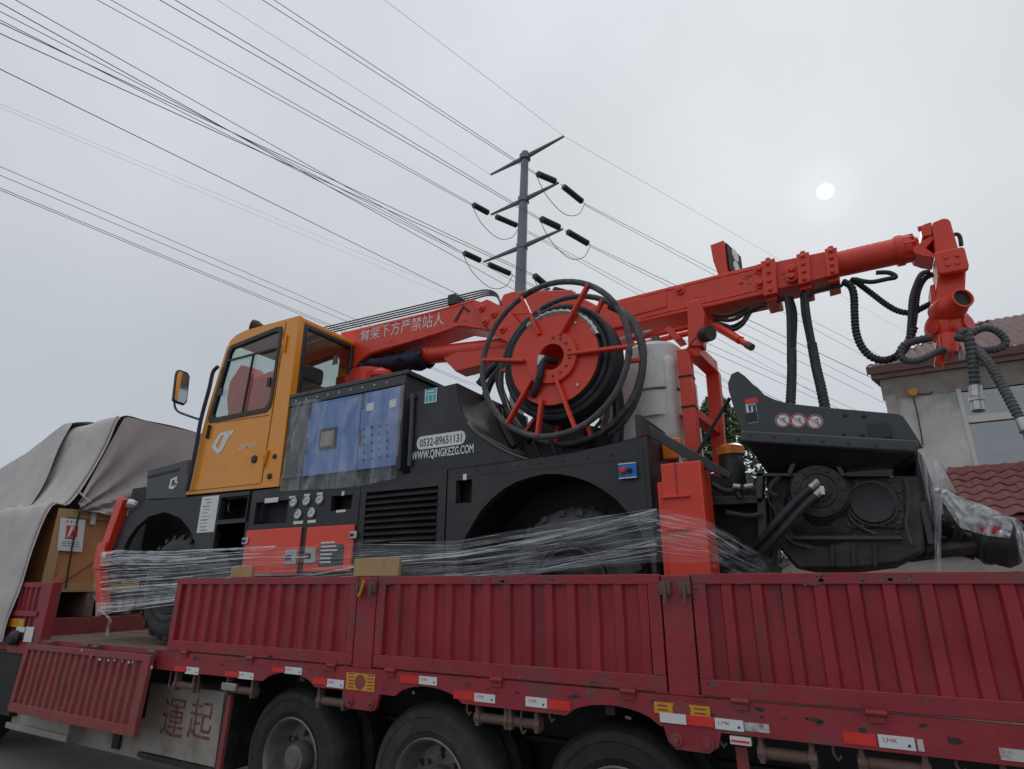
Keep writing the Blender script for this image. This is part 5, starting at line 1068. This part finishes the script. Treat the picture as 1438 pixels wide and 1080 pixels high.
# pump block under the hopper
pb = thing_part('concrete_pump', mc, (-.2, 4.9, 1.5))
by = 4.38
part(MB().prism(XZ([(1075, 668), (1288, 668), (1296, 700), (1300, 775), (1265, 792), (1200, 800), (1120, 800), (1090, 765)], by), by, 5.5), 'pump_body', 'grease', pb, .02)
part(MB().prism(XZ([(1061, 664), (1250, 664), (1250, 669), (1061, 669)], by-.1), by-.1, by).prism(XZ([(1105, 663), (1113, 645), (1176, 645), (1188, 668), (1181, 669), (1171, 651), (1118, 651), (1111, 667)], by-.12), by-.12, by), 'mount_frame', 'grey_paint', pb, .004)
part(MB().prism(XZ([(1062, 662), (1072, 661), (1070, 700), (1061, 700)], by-.1), by-.1, by).prism(XZ([(1063, 700), (1075, 700), (1078, 790), (1066, 790)], by-.05), by-.05, by+.1).prism(XZ([(992, 698), (1070, 696), (1070, 706), (993, 710)], by-.05), by-.05, by+.3), 'bracket', 'grey_paint', pb, .004)
mo_ = PY(1150, 690, by-.1)
part(MB().lathe(mo_+Vector((0, .12, 0)), (0, -1, 0), [(.2, 0), (.2, .05), (.18, .06), (.18, .1), (.16, .12), (.16, .15), (.11, .155), (.1, .165), (.07, .165), (.07, .19), (0, .19)], 40), 'agitator_motor', 'grease', pb)
for k in range(12): an = k*math.pi/6; part(MB().lathe(mo_+Vector((.135*math.cos(an), -.03, .135*math.sin(an))), (0, -1, 0), [(.012, 0), (.01, .012), (0, .012)], 6), 'bolt', 'grease', pb)
part(MB().lathe(PY(1150, 707, by)+Vector((0, .06, -.05)), (0, -1, 0), [(.22, 0), (.22, .06), (.19, .08), (.1, .1)], 36), 'bearing_cover', 'grease', pb)
c2 = PY(1225, 707, by-.03); part(MB().lathe(c2, (0, -1, 0), [(.125, -.02), (.125, .03), (.115, .036), (.1, .03), (0, .026)], 36), 'inspection_cover', 'black_paint', pb)
part(MB().lathe(c2, (0, -1, 0), [(.13, 0), (.137, .02), (.127, .02)], 36), 'cover_rim', 'grey_paint', pb)
part(MB().prism(XZ([(1195, 672), (1268, 668), (1272, 742), (1180, 742), (1195, 720)], by-.02), by-.02, by+.05), 'cover_plate', 'grease', pb, .006)
for a_, b_ in (((1148, 676), (1120, 701)), ((1156, 686), (1127, 713))):
    p0 = PY(*a_, by-.2); p1 = PY(*b_, by-.24); part(MB().cyl(p0, p0.lerp(p1, .38), .026, n=14), 'hose_fitting', 'steel', pb)
    q = p0+(p1-p0)*2.3; part(MB().tube(spl([p0.lerp(p1, .36), p1, q+Vector((0, .05, -.02)), q+Vector((-.15, .15, -.15))], 5), .025, 10), 'hydraulic_hose', 'hose', pb)
part(MB().box(PY(1152, 690, by-.23).x, PY(1158, 690, by-.23).x, by-.24, by-.2, PY(1150, 695, by-.23).z, PY(1150, 683, by-.23).z), 'valve_tag', 'white', pb, .003)
for pts in ([(1095, 670), (1085, 680), (1082, 692), (1092, 697)], [(1050, 690), (1040, 687), (1020, 690), (1000, 680)], [(1040, 700), (1035, 690), (1046, 684)], [(1105, 730), (1095, 760), (1080, 790)], [(1020, 720), (1050, 725), (1070, 722)]):
    part(MB().tube(spl([PY(a_, b_, by-.12) for a_, b_ in pts], 5), .02, 8), 'hydraulic_hose', 'hose', pb)
part(MB().prism(XZ([(985, 660), (1065, 690), (1068, 800), (990, 800)], 4.5), 4.5, 5.4), 'pump_cylinder_block', 'dark', pb)
part(MB().cyl(PY(1046, 684, by-.14), PY(1058, 682, by-.14), .02, n=10).cyl(PY(1030, 683, by-.14), PY(1040, 684, by-.14), .02, n=10), 'hose_fitting', 'steel', pb)
part(MB().prism(XZ([(1283, 628), (1296, 640), (1310, 680), (1316, 770), (1300, 780), (1288, 700)], 4.45), 4.45, 5.4), 'rear_frame', 'grease', pb, .01)
part(MB().box(PY(1287, 690, 4.4).x, PY(1291, 690, 4.4).x+.02, 4.38, 4.46, PY(1290, 765, 4.4).z, PY(1290, 705, 4.4).z), 'rear_rail', 'grey_paint', pb, .004)
o = rp('rating_plate', 'beige', (1312, 706), (1326, 722), 4.44, .006, pb)
# outlet elbow
oc = [PY(1298, 728, 4.8), PY(1335, 733, 4.75), PY(1372, 748, 4.68), PY(1405, 762, 4.62)]
part(MB().tube(spl(oc, 5), .175, 20, rf=lambda i: (1.05-.32*min(1, i/11))*(1+.03*(i % 2))), 'outlet_pipe', 'grease', pb)
part(MB().lathe(PY(1396, 757, 4.58), PY(1430, 764, 4.55)-PY(1396, 757, 4.58), [(0, -.02), (.13, -.02), (.145, .03), (.145, .09), (.11, .13), (0, .14)], 24), 'outlet_coupling', 'grease', pb)
part(MB().tube(spl([PY(1275, 780, 4.6), PY(1330, 772, 4.6), PY(1380, 766, 4.6)], 4), .045, 10), 'tie_bar', 'grease', pb)
part(MB().prism(XZ([(1372, 775), (1420, 770), (1405, 790), (1390, 793)], 4.6), 4.55, 4.8), 'concrete_lump', 'grease', pb, .02)
rp('red_band', 'print_red', (1377, 740), (1407, 748), 4.40, .01, pb)

# tape bands on the reel hoops and ties on the hoses
for k in range(9):
    a0 = random.uniform(0, 6.28); w_ = random.uniform(.05, .12); yy = random.choice((4.0, 4.0, 4.3))
    part(MB().tube([(RC.x+RR*math.cos(a0+w_*i/5), yy, RC.z+RR*math.sin(a0+w_*i/5)) for i in range(6)], .0258, 10), 'tape_band', random.choice(('hose', 'rubber_dusty', 'hose_grey')), reel)
# pump details: flange bolts, stiffening ribs, grease pipes, dirt crust
for q in ((1203, 678), (1226, 676), (1250, 675), (1262, 690), (1264, 715), (1262, 735), (1238, 738), (1212, 739), (1192, 737)):
    part(MB().lathe(PY(*q, by-.02), (0, -1, 0), [(.014, 0), (.012, .014), (0, .015)], 6), 'bolt', 'grey_paint', pb)
for k in range(8):
    an = k*math.pi/4+.2; part(MB().lathe(c2+Vector((.113*math.cos(an), -.034, .113*math.sin(an))), (0, -1, 0), [(.009, 0), (.007, .008), (0, .008)], 6), 'bolt', 'grease', pb)
for pts in ([(1186, 672), (1192, 690), (1190, 712), (1200, 735), (1230, 750)], [(1100, 700), (1098, 735), (1110, 760), (1140, 770)], [(1270, 672), (1276, 700), (1272, 735), (1280, 765)], [(1120, 668), (1118, 680), (1106, 690)], [(1080, 705), (1090, 720), (1088, 745)]):
    part(MB().tube(spl([PY(a_, b_, by-.035) for a_, b_ in pts], 5), .0085, 6), 'grease_pipe', 'hose_grey', pb)
for x_ in (1165, 1195, 1225): part(MB().prism(XZ([(x_, 765), (x_+5, 764), (x_+7, 795), (x_+2, 796)], by-.03), by-.03, by+.02), 'stiffening_rib', 'grease', pb, .003)
part(MB().prism(XZ([(1100, 752), (1265, 752), (1268, 758), (1102, 758)], by-.04), by-.04, by+.01), 'skid_rail', 'grey_paint', pb, .004)
m = MB()
for k in range(260):
    p = PY(random.uniform(1090, 1275), random.triangular(672, 790, 735), by-.0225); s_ = random.uniform(.003, .010); n_ = 5; b = len(m.v)
    for j in range(n_): a_ = 2*math.pi*j/n_; m.v.append(p+Vector((math.cos(a_)*s_*random.uniform(.5, 1.3), -random.uniform(0, .004), math.sin(a_)*s_*random.uniform(.5, 1.3))))
    m.v.append(p+Vector((0, -.006, 0))); m.f += [(b+j, b+(j+1) % n_, b+n_) for j in range(n_)]
part(m, 'concrete_splash', 'rubber_dusty', pb, kind='stuff')
for k in range(7): p = lz0.lerp(lz1, (k+.5)/7); part(MB().lathe((p.x, HPY-.075, p.z-.02), (0, -1, 0), [(.011, 0), (.01, .006), (0, .007)], 6), 'bolt', 'grease', hp_)

# flanged joints on the outlet, weld beads and smears on the boom
oq = spl(oc, 5)
for i_, rr_ in ((3, .2), (4, .197), (9, .17), (10, .168), (14, .15)):
    d_ = (oq[min(i_+1, 15)]-oq[i_-1]).normalized(); fo_ = part(MB().lathe(oq[i_]-d_*.012, d_, [(.1, 0), (rr_, 0), (rr_, .026), (.1, .026)], 24), 'outlet_flange', 'grey_paint', pb, .003)
    if i_ in (3, 9):
        u_ = d_.cross(Vector((0, 0, 1))).normalized(); w_ = d_.cross(u_)
        for k in range(10): an = k*math.pi/5; c_ = oq[i_]+(u_*math.cos(an)+w_*math.sin(an))*(rr_-.018); part(MB().cyl(c_-d_*.03, c_+d_*.085, .011, n=6), 'flange_bolt', 'rusty', pb)
def bead(pts, y, par): part(MB().tube([p+Vector((0, .006*fz(i*.9), .004*fz(i*1.7, 3))) for i, p in enumerate(spl([PY(a_, b_, y) for a_, b_ in pts], 10))], .007, 6), 'weld_bead', 'red', par)
bead([(500, 513), (520, 495), (570, 481), (622, 465), (645, 457), (676, 461)], B0, boom); bead([(500, 466), (600, 441), (664, 423)], B0, boom)
bead([(900, 447), (990, 425), (1066, 407)], B0, ub); bead([(900, 417), (990, 394), (1066, 376)], B0, ub); bead([(722, 441), (790, 438), (850, 444)], 4.83, boom)
part(MB().prism(XZ([(880, 424), (935, 410), (937, 431), (882, 446)], B0), B0-.01, B0), 'doubler_plate', 'red', ub, .004)
def smears(name, par, areas, mt):
    m = MB()
    for (xa_, xb_, ya_, yb_, yy, cnt) in areas:
        for k in range(cnt):
            p = PY(random.uniform(xa_, xb_), random.uniform(ya_, yb_), yy-.0012); s_ = random.uniform(.004, .014); el_ = random.uniform(.6, 3); b = len(m.v); n_ = 6
            for j in range(n_): a_ = 2*math.pi*j/n_; r_ = s_*random.uniform(.4, 1.1); m.v.append(p+Vector((math.cos(a_)*r_*el_, 0, math.sin(a_)*r_)))
            m.f.append(tuple(b+j for j in range(n_)))
    part(m, name, mt, par, kind='stuff')
smears('grease_marks', ub, [(1040, 1066, 384, 402, B0, 10), (940, 990, 412, 424, B0, 7), (1095, 1117, 375, 394, B0+.03, 7)], 'maroon_old')
smears('grease_marks', boom, [(640, 672, 432, 452, B0, 6), (515, 560, 478, 482, B0, 6)], 'maroon_old')
# ---- spray head hanging from the boom end
hd = thing_part('spray_head', mc, (.7, 4.95, 4.0))
hy = 4.82
part(MB().prism(XZ([(1281, 350), (1293, 340), (1310, 328), (1312, 336), (1300, 348), (1312, 356), (1312, 362), (1296, 360), (1284, 356)], hy+.03), hy+.03, 5.06), 'wrist_fork', 'red', hd, .006)
part(MB().prism(XZ([(1293, 323), (1296, 315), (1308, 311), (1310, 330), (1296, 333)], hy+.02), hy+.02, 5.08), 'wrist_ear', 'red', hd, .008)
part(MB().cyl(PY(1289, 322, hy+.05), PY(1296, 320, hy+.05), .02, n=10), 'wrist_pin', 'red', hd)
part(MB().prism(XZ([(1309, 312), (1324, 306), (1331, 306), (1335, 310), (1348, 356), (1314, 360)], hy), hy, 5.08), 'head_column', 'red', hd, .012)
hpl = [(1312, 354), (1351, 346), (1355, 348), (1361, 372), (1360, 378), (1322, 385), (1317, 383)]
hpp = part(MB().prism(XZ(hpl, hy-.1), hy-.1, hy-.06), 'face_plate', 'red', hd, .01)
part(MB().prism(XZ([(1314, 356), (1352, 349), (1358, 376), (1320, 382)], hy-.06), hy-.06, 5.14), 'rotator_block', 'red', hd, .006)
for q in ((1328, 361.5), (1344, 358.5), (1331, 371.5), (1345, 369)): part(MB().lathe(PY(*q, hy-.1), (0, -1, 0), [(.016, 0), (.014, .01), (0, .011)], 8), 'bolt', 'red', hd)
part(MB().prism(XZ([(1317, 382), (1357, 376), (1355, 414), (1346, 428), (1322, 432), (1312, 430)], hy), hy, 5.08), 'rotator_body', 'red', hd, .01)
part(MB().prism(XZ([(1306, 401), (1313, 398), (1316, 430), (1309, 432)], hy+.02), hy+.02, 5.05), 'side_cover', 'red', hd, .006)
part(MB().lathe(PY(1337, 430, hy-.02), (.45, -.9, .05), [(0, -.12), (.095, -.12), (.1, -.02), (.09, .03), (.078, .05), (.07, .12), (.058, .12), (.056, .02), (0, .02)], 28), 'spindle_tube', 'red', hd)
part(MB().lathe(PY(1337, 430, hy-.02), (.45, -.9, .05), [(.0565, .1), (0, .1)], 24), 'spindle_bore', 'dark', hd)
part(MB().prism(XZ([(1322, 430), (1348, 428), (1350, 455), (1340, 486), (1316, 486), (1312, 462)], hy+.04), hy+.04, 5.02), 'nozzle_arm', 'red', hd, .012)
for q, dx_ in (((1318, 460), -1), ((1351, 456), 1)): part(MB().lathe(PY(*q, hy+.06), (dx_*.75, -.65, 0), [(0, -.03), (.105, -.03), (.11, 0), (.1, .02), (.05, .035), (.05, .05), (0, .05)], 28), 'swivel_disc', 'red', hd)
part(MB().prism(XZ([(1316, 478), (1345, 474), (1352, 488), (1336, 498), (1322, 496), (1314, 488)], hy), hy, 5.0), 'nozzle_bracket', 'red', hd, .01)
part(MB().cyl(PY(1331, 470, hy-.02), PY(1333, 496, hy-.02), .055, n=16), 'nozzle_motor', 'red', hd)
part(MB().prism(XZ([(1314, 498), (1327, 496), (1326, 510), (1322, 514), (1312, 511)], hy+.02), hy+.02, hy+.1), 'nozzle_guard', 'red_door', hd, .008)
part(MB().cyl(PY(1348, 494, hy), PY(1349, 506, hy), .032, .018, n=14), 'drain_valve', 'steel', hd)
part(MB().tube(spl([PY(1338, 330, 4.9), PY(1344, 329, 4.9), PY(1348, 333, 4.9), PY(1350, 345, 4.9)], 5), .014, 8), 'short_hose', 'hose', hd)
# ---- ribbed and plain hoses
def hose(pts, r, y, name='ribbed_hose', mt='hose', rib=True, par=None, n=14):
    ys_ = y if isinstance(y, (list, tuple)) else [y]*len(pts)
    P_ = spl([PY(a, b, yy) for (a, b), yy in zip(pts, ys_)], n)
    L_ = sum((P_[i+1]-P_[i]).length for i in range(len(P_)-1)); cnt = max(8, int(L_/(r*.45))); Q = []; acc = 0; i = 0
    for k in range(cnt+1):
        tgt = L_*k/cnt
        while i < len(P_)-2 and acc+(P_[i+1]-P_[i]).length < tgt: acc += (P_[i+1]-P_[i]).length; i += 1
        Q.append(P_[i].lerp(P_[i+1], min(1, max(0, (tgt-acc)/max(1e-6, (P_[i+1]-P_[i]).length)))))
    return part(MB().tube(Q, r, 10, rf=(lambda j: 1.0 if j % 2 else .80) if rib else None), name, mt, par)
hose([(1107, 418), (1111, 440), (1112, 470), (1112, 500)], .026, 4.9, 'plain_hose', rib=False); hose([(1104, 416), (1108, 440), (1109, 480), (1109, 510)], .022, 4.85, 'plain_hose', rib=False); hose([(1110, 418), (1116, 440), (1115, 480), (1114, 510)], .02, 4.95, 'plain_hose', rib=False)
hose([(1112, 492), (1112, 520), (1111, 550), (1109, 585)], .036, [4.85, 4.75, 4.65, 4.55])
hose([(1128, 412), (1130, 440), (1136, 470), (1140, 490)], .026, 4.9, 'plain_hose', rib=False); hose([(1131, 412), (1134, 440), (1140, 475), (1146, 500)], .022, 4.86, 'plain_hose', rib=False)
hose([(1140, 482), (1146, 515), (1153, 545), (1161, 585)], .037, [4.85, 4.75, 4.65, 4.55])
hose([(1137, 418), (1145, 409), (1160, 405), (1183, 401)], .014, 4.9, 'plain_hose', rib=False)
hose([(1183, 396), (1194, 401), (1199, 415), (1200, 440), (1202, 465), (1209, 485), (1222, 500), (1240, 506), (1258, 501), (1270, 490), (1277, 477), (1283, 460)], .03, [4.9]*9+[4.8, 4.8, 4.8])
hose([(1195, 392), (1205, 398), (1225, 413), (1245, 428), (1262, 437), (1280, 439), (1296, 432), (1308, 426)], .024, 4.98)
hose([(1306, 381), (1294, 385), (1286, 400), (1280, 420), (1278, 450), (1276, 475)], .017, 4.8, 'plain_hose', rib=False); hose([(1310, 385), (1298, 392), (1289, 410), (1285, 440), (1281, 465), (1274, 486)], .022, 4.84)
hose([(1200, 392), (1222, 396), (1245, 392), (1258, 389), (1248, 383), (1230, 383)], .017, 4.9, 'plain_hose', rib=False)
hose([(1263, 497), (1270, 485), (1285, 479), (1308, 474)], .03, 4.78, mt='hose_grey'); hose([(1262, 498), (1272, 506), (1290, 506), (1310, 497), (1328, 490)], .026, 4.74, mt='hose_grey')
hose([(1365, 468), (1380, 461), (1396, 463), (1409, 473), (1412, 482), (1404, 489), (1385, 492), (1372, 490)], .026, 4.7, mt='hose_grey')
hose([(1347, 478), (1350, 468), (1356, 466), (1361, 478), (1365, 500), (1368, 525), (1370, 546)], .034, 4.62, mt='hose_grey')
hose([(1366, 487), (1378, 497), (1392, 515), (1405, 538), (1418, 562), (1428, 580), (1435, 592)], .030, [4.65, 4.6, 4.55, 4.5, 4.45, 4.42, 4.4], mt='hose_grey')
part(MB().cyl(PY(1370, 543, 4.62), PY(1371, 558, 4.61), .036, n=14).cyl(PY(1371, 558, 4.61), PY(1372, 563, 4.61), .046, n=6).cyl(PY(1372, 563, 4.61), PY(1374, 577, 4.6), .035, n=14), 'hose_fitting', 'steel')
part(MB().cyl(PY(1434, 589, 4.4), PY(1441, 606, 4.38), .033, n=14), 'hose_fitting', 'steel')
for pts in ([(1003, 447), (1020, 450), (1035, 447), (1050, 437), (1075, 428)], [(1002, 453), (1025, 459), (1042, 452), (1052, 440), (1075, 426)], [(1000, 441), (1018, 443), (1036, 438), (1050, 430)], [(1002, 452), (1022, 458), (1030, 463), (1043, 455), (1055, 436)]):
    hose(pts, .016, 4.88+random.uniform(-.06, .06), 'plain_hose', rib=False)
hose([(1090, 424), (1100, 419), (1106, 421)], .016, 4.88, 'plain_hose', rib=False)
# ---- loose cables
part(MB().tube(spl([PY(965, 492, 4.56), PY(972, 480, 4.56), PY(980, 472, 4.58)], 4), .006, 5), 'lamp_cable', 'hose')
# ------------------------------------------------------------------ stretch film wound round the lower body
sw = thing('stretch_film', 'shiny stretch film wound in strands round the lower body of the machine', 'plastic film', (-4.3, 4.9, 1.9))
# film path: front post, along the side, out to the rear jack, then away behind it
keys = [(132, 815, 22, 4.25), (142, 818, 40, 3.86), (165, 815, 42, 3.84), (240, 812, 36, 3.885), (345, 800, 30, 3.89), (425, 797, 30, 3.89), (505, 790, 32, 3.90), (640, 785, 26, 3.90), (760, 772, 34, 3.90), (850, 760, 36, 3.90), (922, 752, 38, 3.89), (990, 760, 32, 3.89), (1040, 785, 26, 4.05), (1100, 812, 14, 4.25)]
def fpos(u, v):      # u along, v across in -1..1
    s_ = u*(len(keys)-1); i = min(int(s_), len(keys)-2); t = s_-i; a = keys[i]; b = keys[i+1]
    px = a[0]+(b[0]-a[0])*t; py = a[1]+(b[1]-a[1])*t; h = a[2]+(b[2]-a[2])*t; y = a[3]+(b[3]-a[3])*t
    return PY(px, py+h*v, y)
R_ = []
for i in range(131):
    u = i/130; R_.append([fpos(u, -1+2*k/16+.03*fz(u*30, k*.7))+Vector((0, -.012*fz(u*26, k*1.1)-.008*fz(u*70, k*2.3), 0)) for k in range(17)])
m = MB(); m.grid(R_, True); m.build('film_band', M['wrap_sheet'], sw, ang=70)
m = MB()
def strand(u0, u1, v0, v1, w_, k, wob=.05):
    n_ = 46; top_, bot_ = [], []
    for i in range(n_):
        t = i/(n_-1); u = u0+(u1-u0)*t; v = max(-1.04, min(1.04, v0+(v1-v0)*t+wob*fz(u*14, k*3.1))); p = fpos(u, v)+Vector((0, -.005-.00003*k, 0)); ww = w_*(1+.6*fz(u*20, k))
        top_.append(p+Vector((0, 0, ww))); bot_.append(p-Vector((0, 0, ww)))
    m.grid([bot_, top_])
k = 0
for i in range(70):
    k += 1; v0 = random.uniform(-1, 1); strand(0, random.uniform(.18, .36), v0, v0+random.uniform(-.12, .12), random.choice([.0006, .001, .0016, .0026, .004]), k)
for i in range(20):
    k += 1; v0 = random.uniform(-1, 1); strand(random.uniform(.1, .25), random.uniform(.5, .8), v0, v0+random.uniform(-.4, .4), random.choice([.0005, .0007, .0011]), k)
for i in range(26):
    k += 1; v0 = random.uniform(-.9, 1.0); strand(random.uniform(.4, .52), .77, v0, -1+random.random()**2*.7, random.choice([.0005, .0008, .0012]), k, .02)
for i in range(22):
    k += 1; v0 = random.uniform(.1, 1.0); strand(random.uniform(.45, .6), .77, 1.0, v0*.9, random.choice([.0005, .0008, .0012]), k, .02)
for i in range(26):
    k += 1; v0 = random.uniform(-1, .6); strand(.77, random.uniform(.88, 1), v0, v0+random.uniform(-.1, .5), random.choice([.0005, .0008, .0012]), k, .03)
for i in range(9):
    k += 1; v0 = random.choice([-1, -.95, -.6, .2, .9, 1]); strand(0, random.uniform(.25, .4), v0, v0+random.uniform(-.1, .1), random.uniform(.003, .006), k, .06)
for i in range(1):
    k += 1; strand(random.uniform(.3, .5), .77, random.uniform(-.2, .9), -1+.25*random.random(), random.uniform(.003, .006), k, .03)
m.build('film_strands', M['wrap_strand'], sw, kind='stuff')
tail = [PY(*q, 3.85) for q in ((140, 856), (146, 861), (152, 866), (155, 872), (152, 880), (150, 893))]
m = MB(); P_ = spl(tail, 5); m.grid([[p+Vector((-.03-.02*fz(i*.4), .01*fz(i*.7), 0)) for i, p in enumerate(P_)], [p+Vector((.0, -.02, 0)) for p in P_], [p+Vector((.028+.025*fz(i*.5, 4), .012*fz(i*.9, 2), 0)) for i, p in enumerate(P_)]]); m.build('film_tail', M['film_milky'], sw)
R_ = []
for i in range(12):
    u = i/11; R_.append([PY(134+110*u, 846+4*k*(1-u*.8)-8*u, 3.85)+Vector((0, .02*fz(i, k), 0)) for k in range(6)])
m = MB(); m.grid(R_, True); m.build('film_edge', M['film_milky'], sw)
# ------------------------------------------------------------------ clear sheet hung over the blue doors
R_ = []; 
tp_ = [(411, 566), (440, 560), (475, 566), (505, 556), (535, 548), (568, 540)]; bt_ = [(393, 690), (425, 688), (470, 686), (510, 682), (535, 676), (556, 672)]
for i in range(61):
    u = i/60; s_ = u*5; j = min(int(s_), 4); t = s_-j; a = Vector(tp_[j]).lerp(Vector(tp_[j+1]), t); b = Vector(bt_[j]).lerp(Vector(bt_[j+1]), t); col = []
    for k in range(41):
        v = k/40; q = a.lerp(b, v); d_ = .018*math.sin(u*38+3*fz(u*4, v*2)+v*2)*(.4+v)+.03*fz(u*7, v*3, 5)+.012*fz(u*22, v*9); col.append(PY(q.x+2.5*fz(u*9, v*5), q.y, 3.925-.03*v+d_*.8))
    R_.append(col)
m = MB(); m.grid(R_, True); tag(m.build('clear_sheet', M['film_clear'], None, ang=70), 'clear plastic sheet hanging over the blue cabinet doors behind the cab', 'plastic sheet')
# ------------------------------------------------------------------ milky sheet over the rear outlet
def sheet(m, top_, bot_, y0, y1, n=40, k_=24, amp=.04, fr=26):
    def ev(L_, u):
        q = u*(len(L_)-1); j = min(int(q), len(L_)-2); return Vector(L_[j]).lerp(Vector(L_[j+1]), q-j)
    R_ = []
    for i in range(n+1):
        u = i/n; a = ev(top_, u); b = ev(bot_, u); col = []
        for k in range(k_+1):
            v = k/k_; q = a.lerp(b, v); col.append(PY(q.x+2*fz(u*6, v*4), q.y, y0+(y1-y0)*v+amp*math.sin(u*fr+2.2*fz(u*4, v*3))*(.25+v)+amp*fz(u*5, v*5, 3)))
        R_.append(col)
    m.grid(R_, True)
m = MB()
sheet(m, [(1287, 628), (1305, 640), (1330, 656)], [(1311, 760), (1315, 745), (1322, 698)], 4.36, 4.42)
sheet(m, [(1312, 690), (1318, 694), (1323, 696)], [(1313, 803), (1317, 803), (1321, 802)], 4.40, 4.42, 10, 24, .02, 8)
sheet(m, [(1321, 684), (1350, 698), (1390, 713), (1425, 728)], [(1323, 704), (1350, 742), (1385, 752), (1418, 756)], 4.46, 4.36, 50, 20, .035, 34)
sheet(m, [(1423, 727), (1432, 736), (1440, 750)], [(1430, 772), (1438, 792), (1450, 800)], 4.42, 4.36, 24, 20, .03, 14)
tag(m.build('outlet_sheet', M['film_outlet'], None, ang=70), 'torn milky plastic sheet draped from the hopper corner over the outlet', 'plastic sheet')
